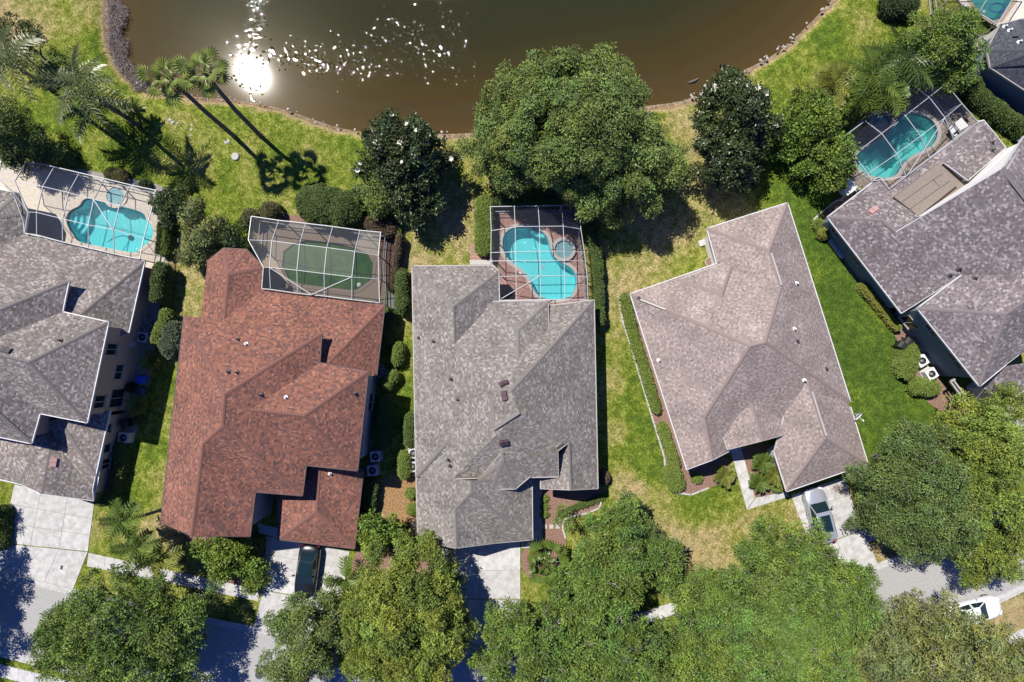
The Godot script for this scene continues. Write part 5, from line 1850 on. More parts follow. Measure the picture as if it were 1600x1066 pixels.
func house_d() -> void:
	var o := house_base("single storey house with faded pinkish tan roof turned at an angle", 1180, 540)
	var R := roof(o, "d1 1105 357 3;d2 1230.5 317 3;d3 1120 412 3;r1 1202 391;r2 1221 448;m 1158 427;d0 985 459.5 3;ap1 1173 540.6;ap2 1196 535.5;d4 1073.5 734 3;f0a 1101 653;f0b 1114 719;d5 1139 706 3;x5 1122 668 3;x8 1128 700 3;d6 1329 628 3;x7 1290 652 3.2;xs 1129 695 3",
		"d1 d2|d1 d2 r1;d1 d3|d1 r1 r2 m d3;d0 d3|d0 d3 m r2 ap2 ap1;d0 d4|d0 ap1 f0a f0b d4;d5 x5|f0a f0b d5 x5;d6 xs|ap1 ap2 d6 x7 x8 f0a;d2 d6|d2 r1 r2 ap2 d6", 0.66, M.shD, M.trim_white, M.capD, M.stucco_white)
	walls(o, R, "d1 d2 d6 d4 d0 d3", M.stucco_white, M.stucco_white, 3.0)
	roof(o, "s1 1061 437 3.3;s2 1147 405.5 3.3;a 1128 460 4.85;b 1137 500.5 4.9;c 1067 473 3.5;e 1162 446 3.5", "-|s1 s2 a;-|s1 a b c;-|s2 a b e", 0.66, M.shD, M.trim_tan, M.capD, M.stucco_white)
	var R2 := roof(o, "g1 1263.5 597.6;x0 1248 575 4.9;g2 1291 684;d6 1329 636 2.95;d7 1356 724.5 2.95;g4 1209.7 706 2.95;g5 1229.5 768 2.95;gx 1225.5 650;x3 1180 640 2.95", "d6 d7|x0 g1 g2 d7 d6;d7 g5|g2 d7 g5;g4 g5|x0 g1 g2 g5 g4 gx", 0.66, M.shD, M.trim_white, M.capD, M.stucco_white)
	walls(o, R2, "d6 d7 g5 g4", M.stucco_white, M.stucco_white, 2.95)
	var R3 := roof(o, "f1 1163.5 591;f2 1120 648 3.4;f3 1137 703 3.4;f4 1192 689;f5 1217 623 3.4;f6 1232 678 3.4", "f2 f3|f1 f2 f3 f4;f5 f6|f1 f5 f6 f4", 0.5, M.shD, M.trim_tan, M.capD, M.stucco_white)
	walls(o, R3, "f2 f3 f6 f5", M.stucco_white, M.stucco_white, 3.3)
	for p in [[1244.5, 442.7, 1], [1240.7, 514, 1], [1245.8, 533, 0], [1291, 576.5, 0], [1256, 594, 1], [1029, 563, 1], [998, 466, 0]]:
		pipe_vent(o, p[0], p[1], p[2] == 1)
	var q := func(x0: float, y0: float, x1: float, y1: float) -> void:
		var a: Vector3 = hit(x0, y0)[0]
		var b: Vector3 = hit(x1, y1)[0]
		obj("ridge_vent", bar(a + Vector3(0, 0.09, 0), b + Vector3(0, 0.09, 0), 0.13, 0.1), M.trim_tan, o)
	q.call(1204.5, 395.5, 1220.5, 446)
	q.call(1268, 612, 1290, 681)
	q.call(998, 467.5, 1040, 484)

func house_e() -> void:
	var o := house_base("large house with purple grey roof and flat brown patio roof at the right edge", 1480, 420)
	var R := roof(o, "e1 1293.4 339.4 3.1;e2 1409 489.5 3.1;k1 1373 278 3.1;k2 1390 297 3.1;m1 1379 344;m2 1401 362;t 1569 261;u 1573 272;u2 1650 370;v 1575 429;v2 1625 410;c1 1434 482 4.9;c2 1503 430 4.9;c3 1531 603.5 4.9;r1 1573 491;r2 1640 445;q 1546 564;s1 1572 570 4.9;xz 1640 530 5.5;s2 1592 555 5.0;xa 1437 338 3.7;z1 1600 213 6.3;z2 1680 290 7",
		"e1 e2|e1 m1 m2 t u u2 v2 v c2 e2;e1 k1|e1 k1 k2 xa m2 m1;c1 c2|c1 c2 v v2 r2 r1;c1 c3|c1 r1 q c3;c3 s1|c3 q s1;-|q r1 r2 xz s2 s1;-|t z1 z2 u2 u", 0.6, M.shE, M.trim_white, M.capE, M.stucco_white)
	walls(o, R, "c1 c3 s1 s2 xz r2 v2 c2", M.stucco_steel, M.stucco_white, 4.9)
	walls(o, R, "e1 k1 k2 t v e2", M.stucco_steel, M.stucco_white, 3.1)
	roof(o, "k2 1390 297 3.1;k3 1526 190.5 3.1;k4 1538 188 3.1;b 1572.4 230.4 3.6;c 1513 282 4.0;e 1474 254 3.6;f 1395 316 3.4", "-|k2 k3 e f;-|k3 k4 b c e", 0.3, M.shE, M.trim_white, M.capE, M.stucco_white)
	var fr := obj("flat_roof", prism(xz(zo(1280, 170, 4.634, [545, 640, 870, 390, 1010, 545, 720, 775]), 3.75), 3.35, 3.75), M.felt, o)
	obj("roof_deck", prism(xz(zo(1280, 170, 4.634, [520, 640, 880, 385, 1100, 540, 740, 800]), 3.4), 3.15, 3.3), M.felt, o)
	for e in [[600, 675, 890, 470], [660, 725, 950, 520], [826, 512, 870, 562]]:
		var pts := zo(1280, 170, 4.634, e)
		obj("seam", bar(g(pts[0].x, pts[0].y, 3.76), g(pts[1].x, pts[1].y, 3.76), 0.05, 0.03), M.trim_dark, fr)
	obj("upper_wall", prism(xz(zo(1280, 170, 4.634, [720, 782, 1090, 548, 1340, 300, 1415, 262, 1440, 300, 1360, 420, 900, 720]), 4.0), 3.0, 4.6), M.stucco_white, o)
	roof(o, "a 1558.6 640.5 3;b 1612 602 3;xc 1650 560 3.6;xd 1572 572 4;xe 1540 606 3.2", "-|a b xc xd xe", 0.4, M.shE, M.trim_white, M.capE, M.stucco_white)
	obj("garage_wall", prism(xz(pv([1543, 608, 1560, 633, 1620, 592, 1590, 570]), 2.6), 0, 2.8), M.stucco_white, o)
	obj("pergola_beam", bar(g(1489, 594, 2.4), g(1518, 633, 2.4), 0.12, 0.2), M.trim_tan, o)
	obj("pergola_beam", bar(g(1485, 597, 2.4), g(1514, 636, 2.4), 0.12, 0.2), M.trim_tan, o)
	obj("pergola_beam", bar(g(1485, 596, 2.42), g(1493, 592, 2.42), 0.12, 0.2), M.trim_tan, o)
	var wv := [[R.P["e1"], R.P["e2"], [[0.16, 1.9, 0.8, 0.8], [0.46, 1.9, 0.9, 0.8]]], [R.P["c1"], R.P["c3"], [[0.2, 1.7, 1.3, 1.3], [0.32, 3.9, 1.2, 1.0], [0.72, 3.9, 1.6, 1.0]]]]
	for e in wv:
		var d: Vector3 = e[1] - e[0]
		d.y = 0
		d = d.normalized()
		var out := Vector3(-d.z, 0, d.x)
		if out.x > 0:
			out = -out
		for w in e[2]:
			window(o, e[0] - out * 0.45, e[1] - out * 0.45, w[0], w[1], w[2], w[3], out, 2)
	box_vent(o, 1365, 329.7, M.vent_pink)
	for p in [[1550, 223], [1550, 235], [1484, 430], [1498.5, 420], [1523, 435]]:
		pipe_vent(o, p[0], p[1])

func house_f() -> void:
	var o := house_base("house with dark slate blue roof in the top right corner", 1600, 90)
	var R := roof(o, "a 1563.6 38 3.1;b 1542.5 77.7 3.1;c 1548.4 105.6 3.1;d 1650 172 3.1;p 1625 78 5.6;t 1595 30 3.1;t2 1700 20 3.1;r 1700 95 5.6", "-|a b p;-|b c p;-|c d r p;-|a t p;-|t t2 r p", 0.5, M.shF, M.trim_tan, M.capF, M.stucco_steel)
	walls(o, R, "a b c d t2 t", M.stucco_steel, M.stucco_white, 3.1)
	obj("patio_wall", box(g(1538, 68, 0.9), Vector3(4.2, 0.14, 0.9), Basis(Vector3.UP, 0.62)), M.trim_tan, o)
	obj("patio_floor", prism(xz(pv([1513, 104, 1543, 82, 1556, 100, 1518, 126])), -0.1, 0.06), M.deck_tan, o)
	obj("patio_frame", box(g(1526, 108, 1.0), Vector3(0.14, 2.0, 1.0), Basis(Vector3.UP, 0.35)), M.white, o)
	for p in [[1569.5, 42], [1577, 48], [1592, 66]]:
		pipe_vent(o, p[0], p[1], true)
	box_vent(o, 1589, 56, M.lead, 1)

func trees() -> void:
	var st := "street trees along the kerb"
	var bk := "trees behind the houses"
	tree("live_oak", "huge spreading green oak overhanging the pond behind the middle house", "tree", bk, [[895, 185, 148, 112, 4.0, 10.5], [835, 150, 78, 66, 4.0, 9.0], [930, 120, 80, 50, 4.0, 9.0], [900, 235, 80, 60, 4.0, 9.8], [985, 255, 80, 78, 3.5, 8.5], [798, 210, 68, 72, 3.5, 8.0], [945, 300, 62, 42, 3.0, 6.5], [1045, 262, 38, 40, 3.0, 5.5], [850, 262, 70, 40, 3.0, 7.0]], "oak", 1.0, 1.15, 0.45)
	tree("magnolia_tree", "dark glossy magnolia to the left of the huge oak by the pond", "tree", bk, [[628, 232, 68, 62, 2.0, 7.5], [640, 285, 58, 52, 1.5, 6.0]], "magnolia", 0.85, 1.0, 0.22)
	tree("small_oak", "greyish green small tree growing against the left magnolia", "tree", bk, [[588, 292, 34, 42, 1.5, 4.5]], "oak", 0.7, 1.1, 0.14)
	tree("magnolia_tree", "dark magnolia with white blossoms to the right of the huge oak", "tree", bk, [[1152, 175, 62, 74, 2.0, 8.0], [1148, 240, 56, 50, 1.5, 6.5]], "magnolia", 0.85, 1.0, 0.22)
	tree("garden_tree", "bright green leafy tree left of the diagonal teal pool", "tree", bk, [[1272, 190, 44, 52, 1.5, 5.5], [1300, 245, 38, 50, 1.5, 5.0], [1248, 215, 28, 40, 1.0, 4.0]], "bright", 0.75, 1.0, 0.16)
	tree("garden_tree", "yellow green feathery tree above the diagonal teal pool", "tree", bk, [[1478, 55, 58, 44, 2.0, 6.5], [1440, 88, 40, 34, 1.5, 5.0], [1500, 95, 36, 40, 1.5, 5.0]], "oak_mid", 0.8, 1.0, 0.18)
	tree("garden_tree", "dark tree at the left edge beside the queen palms", "tree", bk, [[-5, 195, 40, 50, 2.0, 7.0], [22, 222, 44, 34, 1.5, 5.5]], "oak_dark", 0.9, 1.0, 0.22)
	tree("garden_tree", "very dark tree in the upper left corner", "tree", bk, [[12, 52, 26, 38, 1.5, 5.0]], "dark", 0.7, 1.0, 0.16)
	tree("garden_tree", "dark green tree just above the left house's screen cage", "tree", bk, [[30, 232, 42, 24, 1.0, 4.2], [82, 238, 24, 16, 0.6, 2.6]], "oak_dark", 0.7, 1.0, 0.14)
	tree("garden_tree", "rounded dark green tree at the corner of the left house's cage", "tree", bk, [[263, 317, 30, 30, 0.8, 4.0]], "dark", 0.6, 1.2, 0.1)
	tree("garden_tree", "olive brown bushy tree between the left and red houses", "tree", bk, [[305, 362, 36, 50, 0.8, 4.0]], "oak_olive", 0.65, 1.2, 0.1)
	tree("garden_tree", "low dark tree at the back corner of the red roof", "tree", bk, [[362, 372, 24, 22, 0.6, 3.0]], "dark", 0.6, 1.1, 0.08)
	# the street
	tree("street_tree", "wide dark green street tree before the left house and red house", "tree", st, [[175, 990, 115, 82, 3.0, 8.5], [262, 985, 55, 70, 3.0, 7.0], [95, 1020, 55, 60, 3.0, 7.0], [205, 1060, 100, 50, 3.0, 7.0]], "oak_mid", 1.0, 0.85, 0.32, 0.25)
	tree("street_tree", "blue green street tree left of the yellow green one", "tree", st, [[482, 988, 60, 62, 3.0, 7.5], [470, 1048, 58, 45, 3.0, 7.0]], "oak", 0.9, 1.0, 0.25)
	tree("street_tree", "tall yellow green street tree before the grey middle house", "tree", st, [[628, 945, 92, 86, 3.0, 9.0], [690, 975, 52, 70, 3.0, 7.5], [560, 1000, 46, 60, 3.0, 7.0], [640, 1040, 84, 60, 3.0, 7.0]], "oak_yellow", 0.85, 1.05, 0.3, 0.25)
	tree("street_tree", "green street tree right of the grey house's driveway", "tree", st, [[965, 870, 74, 78, 3.0, 8.0], [1030, 880, 42, 46, 3.0, 6.0], [930, 930, 62, 58, 3.0, 7.5]], "oak_mid", 0.85, 1.05, 0.28)
	tree("street_tree", "green street tree at the bottom middle edge", "tree", st, [[855, 1010, 80, 62, 3.0, 8.0], [960, 1030, 100, 72, 3.0, 8.0], [850, 1070, 90, 50, 3.0, 7.0], [800, 985, 36, 40, 3.0, 6.0]], "oak_mid", 0.9, 1.0, 0.3)
	tree("street_tree", "broad green street tree right of the bottom middle, overhanging the silver car", "tree", st, [[1215, 940, 120, 90, 3.0, 8.5], [1130, 985, 80, 70, 3.0, 7.5], [1255, 855, 42, 36, 3.0, 6.0], [1190, 858, 34, 28, 2.6, 5.5], [1320, 950, 62, 70, 3.0, 7.5], [1150, 1045, 120, 60, 3.0, 7.5], [1275, 1030, 70, 60, 3.0, 7.5]], "oak_mid", 0.9, 1.0, 0.32)
	tree("street_tree", "dark green street tree right of the tan house's driveway", "tree", st, [[1440, 735, 72, 72, 3.0, 8.5], [1470, 806, 86, 74, 3.0, 8.0], [1400, 790, 46, 56, 2.6, 6.5], [1420, 840, 40, 30, 2.6, 6.0]], "oak_dark", 0.9, 1.1, 0.3)
	tree("street_tree", "bright green street tree at the right edge before the large house", "tree", st, [[1545, 700, 62, 78, 3.0, 8.0], [1570, 800, 62, 80, 3.0, 8.5], [1560, 868, 56, 48, 3.0, 7.5], [1590, 640, 30, 40, 3.0, 7.0]], "oak_yellow", 0.85, 1.0, 0.3, 0.25)
	tree("street_tree", "sparse olive street tree at the bottom right corner", "tree", st, [[1432, 1018, 84, 62, 3.5, 8.0], [1500, 1030, 70, 56, 3.5, 7.5], [1497, 968, 36, 26, 3.5, 6.0], [1450, 975, 40, 30, 3.5, 6.5], [1575, 1045, 60, 46, 3.5, 7.0], [1400, 1030, 60, 50, 3.0, 7.0]], "oak_olive", 0.9, 0.72, 0.28)
	tree("street_tree", "street tree beyond the left edge whose shadow falls on the driveway", "tree", "", [[-150, 890, 72, 92, 3.0, 8.0], [-190, 1010, 90, 90, 3.0, 8.0]], "oak_mid", 1.0, 0.8, 0.3)
	tree("flowering_tree", "small bright green tree at the corner of the red garage", "tree", "", [[590, 830, 34, 30, 1.2, 4.2]], "bright", 0.6, 1.1, 0.08)
	tree("conifer", "narrow blue black conifer by the grey garage corner", "tree", "", [[656, 838, 15, 24, 0.3, 3.6]], "magnolia_dark", 0.45, 1.2, 0.06)
	tree("garden_tree", "leafy green shrubby tree before the red house's front gable", "tree", "", [[352, 872, 40, 34, 0.8, 3.4], [392, 896, 24, 26, 0.6, 2.6], [318, 862, 22, 18, 0.6, 2.4]], "bright", 0.6, 1.1, 0.08)
	# palms
	var Q := "feather palms in the upper left garden"
	palm("queen_palm", "grey green feather palm at the left edge, its crown over the dark trees", Q, [14, 92, 9.0], [78, 138], M.queen, 13, M.frond_grey, 0.17)
	palm("queen_palm", "largest feather palm, its crown in the middle of the upper left lawn", Q, [122, 132, 8.5], [215, 195], M.queen, 15, M.frond_grey, 0.17)
	palm("queen_palm", "low feather palm tucked under the largest one", Q, [148, 172, 3.6], [152, 176], M.queen, 10, M.frond_dark, 0.14)
	palm("sago_palm", "small rosette palm on the lawn right of the feather palms", "", [210, 172, 1.6], [212, 176], M.sago, 20, M.frond_green, 0.15)
	var W := "tall fan palms at the water's edge"
	palm("fan_palm", "left one of the two tall fan palms at the water's edge", W, [262, 120, 9.6], [366, 213], M.fan, 14, M.frond_fan, 0.17, 1.0, M.frond_dead)
	palm("fan_palm", "right one of the two tall fan palms, closest to the sun's glint", W, [318, 113, 9.9], [407, 212], M.fan, 15, M.frond_fan, 0.17, 1.0, M.frond_dead)
	var R := "leaning palms before the red house's corner"
	palm("queen_palm", "upper leaning palm at the front corner of the red roof", R, [190, 814, 4.6], [250, 797], M.areca, 11, M.frond_green, 0.13)
	palm("queen_palm", "middle leaning palm at the front corner of the red roof", R, [214, 855, 4.3], [274, 834], M.areca, 10, M.frond_green, 0.13)
	palm("queen_palm", "lower bright leaning palm between red house and sidewalk", R, [250, 872, 3.4], [288, 838], M.areca, 8, M.frond_yellow, 0.1)
	palm("areca_palm", "yellow green clump palm at the left of the diagonal pool", "", [1300, 128, 3.6], [], M.areca, 22, M.frond_yellow, 0.1)
	palm("areca_palm", "yellowish clump palm nearest the left corner of the diagonal cage", "", [1288, 170, 3.4], [], M.areca, 20, M.frond_yellow, 0.1)
	palm("areca_palm", "dark clump palm over the top edge of the diagonal cage", "", [1362, 118, 4.0], [], M.queen, 16, M.frond_green, 0.12)
	palm("areca_palm", "large leaved palm hanging over the spa of the diagonal pool", "", [1388, 150, 4.2], [], M.areca, 20, M.frond_green, 0.12)
	palm("areca_palm", "dark banana like palm right of the clump palms above the cage", "", [1412, 95, 4.0], [], M.queen, 16, M.frond_dark, 0.12)
	palm("areca_palm", "green palm behind the diagonal cage's top corner", "", [1345, 155, 3.2], [], M.areca, 16, M.frond_green, 0.1)
	palm("fan_palm", "low fan palm beside the grey house's driveway", "", [852, 880, 2.4], [], M.fan, 18, M.frond_green, 0.14)
	palm("sago_palm", "sago palm at the tan house's front walk, on the lawn side", "", [1132, 744, 1.0], [], M.sago, 26, M.frond_yellow, 0.16, 0.9)
	palm("sago_palm", "upper sago palm in the tan house's entry bed", "sago palms in the entry bed", [1192, 722, 1.3], [], M.sago, 26, M.frond_green, 0.16, 0.9)
	palm("sago_palm", "right sago palm in the tan house's entry bed", "sago palms in the entry bed", [1209, 742, 1.1], [], M.sago, 24, M.frond_yellow, 0.16, 0.9)
	palm("sago_palm", "lower left sago palm in the tan house's entry bed", "sago palms in the entry bed", [1186, 754, 1.0], [], M.sago, 22, M.frond_green, 0.16, 0.9)
	palm("sago_palm", "golden sago palm at the side of the left house", "", [235, 563, 1.2], [], M.sago, 30, M.frond_yellow, 0.18, 0.9)
	palm("sago_palm", "shaded sago palm below the blue bin", "", [213, 634, 1.2], [], M.sago, 28, M.frond_yellow, 0.18, 0.9)
	palm("areca_palm", "slender frond palm leaning over the black car's driveway", "", [541, 905, 2.2], [548, 930], M.areca, 7, M.frond_green, 0.07)

func planting() -> void:
	var cl := "clipped shrubs between the red and grey houses"
	hedge("hedge", "square cut green hedge left of the kidney pool's cage", "hedge", "", pv([756, 320, 756, 385]), 0.72, 1.7, "shrub_light", 0.15, 1.0)
	hedge("hedge", "low shaded hedge above the kidney pool's cage", "hedge", "", pv([775, 312, 900, 311]), 0.45, 1.3, "shrub", 0.2)
	hedge("hedge", "long clipped hedge right of the kidney pool's cage", "hedge", "", pv([926, 345, 934, 420, 937, 500]), 0.42, 1.5, "shrub", 0.2)
	hedge("hedge", "tall oval clipped hedge at the grey roof's back left corner", "hedge", cl, pv([627, 432, 627, 478]), 0.6, 1.9, "shrub", 0.5)
	hedge("hedge", "thin brownish hedge right of the red house's cage", "hedge", cl, pv([624, 372, 618, 410, 612, 450]), 0.3, 1.4, "shrub_brown", 0.4)
	hedge("shrub", "tiny round bush at the corner of the red house's cage", "shrub", cl, pv([620, 360]), 0.35, 0.7, "shrub_light", 0.9)
	hedge("hedge", "long shaded hedge at the back right wall of the red house", "hedge", cl, pv([610, 492, 604, 530]), 0.45, 1.3, "shrub", 0.4)
	hedge("shrub", "upper oval bush beside the red house's patio things", "shrub", cl, pv([621, 545, 619, 562]), 0.48, 1.4, "shrub_light", 0.8)
	hedge("shrub", "lower oval bush beside the red house's patio things", "shrub", cl, pv([613, 588, 604, 600]), 0.5, 1.3, "shrub_light", 0.8)
	hedge("hedge", "dark hedge along the red house's side wall above its air conditioners", "hedge", cl, pv([601, 628, 596, 690]), 0.55, 1.5, "shrub", 0.4)
	hedge("hedge", "dark hedge below the red house's air conditioners", "hedge", cl, pv([582, 760, 574, 810]), 0.45, 1.3, "shrub", 0.4)
	hedge("hedge", "upper green hedge along the grey house's left wall", "hedge", cl, pv([640, 656, 640, 690]), 0.5, 1.3, "shrub", 0.6)
	hedge("shrub", "big round bush hiding the grey house's air conditioners", "shrub", cl, pv([631, 717, 631, 738]), 0.58, 1.3, "shrub_light", 0.8)
	hedge("shrub", "upper small bush on the orange straw by the grey house", "shrub", cl, pv([641, 773]), 0.42, 0.8, "shrub_light", 0.9)
	hedge("shrub", "lower small bush on the orange straw by the grey house", "shrub", cl, pv([643, 798]), 0.45, 0.9, "shrub_light", 0.9)
	var al := "plants along the left house's side wall"
	hedge("hedge", "tall dark clipped hedge below the left house's cage", "hedge", al, pv([250, 420, 244, 462]), 0.5, 2.2, "shrub", 0.2)
	hedge("shrub", "small light ball bush below the tall dark hedge", "shrub", al, pv([256, 468]), 0.42, 1.0, "shrub_light", 0.7)
	hedge("hedge", "bright slanting clipped hedge beside the left house's pots", "hedge", al, pv([259, 492, 244, 532]), 0.42, 1.5, "shrub_light", 0.2)
	hedge("shrub", "large grey green bush touching the red roof's back corner", "shrub", al, pv([267, 520, 264, 542]), 0.95, 2.2, "shrub_grey", 0.9)
	hedge("hedge", "dark curved hedge along the left house's garage wall", "hedge", al, pv([187, 700, 184, 735, 176, 765, 160, 783]), 0.42, 1.2, "shrub", 0.3)
	hedge("shrub", "shaded bush under the left house's upper windows", "shrub", al, pv([201, 606]), 0.4, 1.0, "dark_small", 0.9)
	hedge("shrub", "shaded bush below the lower sago palm", "shrub", al, pv([214, 658]), 0.45, 0.9, "shrub", 0.9)
	hedge("hedge", "inner row of the two hedges beside the cream deck", "hedge", al, pv([252, 352, 248, 392]), 0.22, 1.2, "shrub", 0.3)
	hedge("hedge", "outer row of the two hedges beside the cream deck", "hedge", al, pv([262, 350, 257, 394]), 0.25, 1.2, "shrub_light", 0.3)
	var bk := "bushes behind the red house's cage"
	hedge("shrub", "left brown green bush at the top left of the red house's cage", "shrub", bk, pv([388, 338]), 0.75, 1.7, "shrub_olive", 0.9)
	hedge("shrub", "second brown green bush at the top left of the red house's cage", "shrub", bk, pv([418, 328]), 0.85, 1.8, "shrub_olive", 0.9)
	hedge("shrub", "biggest spreading bush above the red house's cage", "shrub", bk, pv([490, 315, 530, 325]), 1.7, 2.6, "shrub", 0.9)
	hedge("shrub", "reddish brown bush at the top right of the red house's cage", "shrub", bk, pv([582, 348, 604, 356]), 0.8, 1.3, "shrub_brown", 0.9)
	hedge("shrub", "round clipped bush on the gravel behind the left house's cage", "shrub", "", pv([223, 287]), 0.42, 0.8, "dark_small", 0.9)
	hedge("shrub", "sprawling olive bush on the gravel behind the left house's cage", "shrub", "", pv([172, 272, 186, 275]), 0.6, 0.8, "shrub_olive", 0.9)
	var dl := "plants round the tan roofed house"
	hedge("hedge", "upper long hedge along the tan house's left wall", "hedge", dl, pv([977, 466, 990, 520, 1012, 590, 1026, 638]), 0.36, 0.9, "shrub_light", 0.5)
	hedge("hedge", "lower hedge along the tan house's left wall", "hedge", dl, pv([1036, 668, 1056, 726]), 0.36, 0.9, "shrub_light", 0.5)
	hedge("shrub", "spreading bush at the tan house's front left corner", "shrub", dl, pv([1051, 740, 1058, 755]), 0.72, 0.9, "shrub_light", 0.8)
	hedge("shrub", "small bush before the tan house's front gable", "shrub", dl, pv([1090, 748]), 0.4, 0.6, "shrub_light", 0.9)
	hedge("shrub", "round light bush at the tan garage's corner", "shrub", dl, pv([1217, 760]), 0.52, 0.9, "shrub_light", 0.9)
	var el := "plants along the right house's side wall"
	hedge("shrub", "upper rounded hedge beside the right house's air conditioners", "hedge", el, pv([1424, 552, 1420, 576]), 0.85, 1.3, "shrub_light", 0.5)
	hedge("shrub", "lower rounded hedge beside the right house's air conditioners", "hedge", el, pv([1438, 604, 1456, 606]), 0.72, 1.2, "shrub_light", 0.5)
	hedge("hedge", "yellow green low hedge along the right house's side wall", "hedge", el, pv([1350, 448, 1375, 476, 1402, 510]), 0.3, 0.9, "shrub_yellow", 0.4)
	hedge("shrub", "yellow bush by the right house's back corner", "shrub", el, pv([1288, 364]), 0.45, 0.9, "shrub_yellow", 0.8)
	hedge("shrub", "small mixed bush at the very corner of the right house", "shrub", el, pv([1279, 350]), 0.4, 0.7, "shrub_light", 0.8)
	hedge("hedge", "thick dark hedge curving along the blue roofed corner house", "hedge", "", pv([1524, 130, 1535, 148, 1565, 172, 1610, 205]), 0.65, 1.6, "shrub", 0.4)
	hedge("hedge", "round dark hedge cut off by the top edge", "hedge", "", pv([1400, 2, 1420, 4]), 1.0, 1.7, "dark_small", 0.7)
	hedge("shrub", "dry yellow grass clump by the corner house's patio", "shrub", "", pv([1505, 108]), 0.6, 1.2, "shrub_yellow", 0.9)
	hedge("shrub", "bright green plant left of the low fan palm by the driveway", "shrub", "", pv([836, 866]), 0.4, 0.7, "shrub_yellow", 0.9)
	hedge("shrub", "dark red leaved bush by the grey garage corner", "shrub", "", pv([640, 850]), 0.4, 0.8, "shrub_brown", 0.9)
	hedge("shrub", "brown bush at the right front corner of the grey roof", "shrub", "", pv([943, 748]), 0.55, 1.1, "shrub_brown", 0.9)
	hedge("shrub", "yellow green low bushes under the red house's front eave", "shrub", "", pv([386, 846, 402, 850]), 0.5, 0.8, "shrub_yellow", 0.8)
	hedge("hedge", "small dark hedge at the lower left corner lawn", "hedge", "", pv([2, 800, 0, 850]), 0.5, 1.0, "shrub", 0.6)
	for k in 9:
		var t := k / 8.0
		var p := Vector2(876, 806).lerp(Vector2(938, 778), t) + Vector2(0, -4.0 * sin(t * PI) + 6.0 * sin(t * PI) * t)
		hedge("border_plant", "low green border plant in the curved row before the grey house", "plant", "border plants in the curved row", [p], 0.24, 0.35, "shrub", 0.9)
	for k in 3:
		hedge("border_plant", "low border plant beside the grey house's front walk", "plant", "border plants beside the walk", [Vector2(851, 780 + 12 * k)], 0.24, 0.35, "shrub_light", 0.9)
	var lx := []
	var lc := []
	for i in 90:
		var p := g(1310 + rng.randfn() * 5, 764 + rng.randfn() * 5, 0.055)
		lx.append(turned(p, rnd(0.3, 0.5)))
		var f := rnd(0.5, 1.2)
		lc.append(Color(f * 0.6, f * 0.4, f * 0.25))
	tag(scatter("leaf_litter", self, M.leaf.reed.mesh, M.leaf.reed.mat, lx, lc), "patch of dry brown leaves on the tan house's driveway", "leaves")
	# dry growth along the left shore
	var xf := []
	var cols := []
	for i in 1500:
		var t := rnd(0, 1)
		var y := lerpf(0, 138, t)
		var x := 172 + 18 * smoothstep(60, 130, y) + 20 * smoothstep(95, 138, y) + rnd(-6, 20) * (0.5 + 0.6 * absf(sin(y * 0.07)))
		var p := g(x, y, 0)
		p.y = rnd(-0.55, -0.1)
		xf.append(turned(p, rnd(0.5, 1.0)))
		var f := rnd(0.5, 1.3)
		cols.append(Color(f, f, f * rnd(0.95, 1.12)) if i % 3 else Color(f * 0.5, f * 0.33, f * 0.2))
	var o := scatter("shore_scrub", self, M.leaf.reed.mesh, M.leaf.reed.mat, xf, cols)
	tag(o, "tangle of pale dry reeds along the left shore of the pond", "reeds")
	var path := pv([215, 132, 240, 141, 290, 148, 340, 152, 395, 158, 440, 168, 490, 186, 530, 198, 570, 205, 640, 209, 735, 207])
	for i in 26:
		var u := rnd(0, path.size() - 1.001)
		var p: Vector2 = path[int(u)].lerp(path[int(u) + 1], u - int(u))
		rock("grey stone in the water line along the pond's lower shore", p.x + rnd(-3, 3), p.y + rnd(-3, 1), rnd(0.05, 0.16), "stones along the lower shore", M.stone)
	path = pv([1062, 158, 1095, 146, 1130, 122, 1190, 96, 1228, 72, 1262, 40, 1300, 0])
	for i in 40:
		var u := rnd(0, path.size() - 1.001)
		var p: Vector2 = path[int(u)].lerp(path[int(u) + 1], u - int(u))
		rock("pale stone on the bare bank of the pond's right shore", p.x + rnd(-6, 2), p.y + rnd(-5, 3), rnd(0.05, 0.15), "stones along the right shore", M.stone)

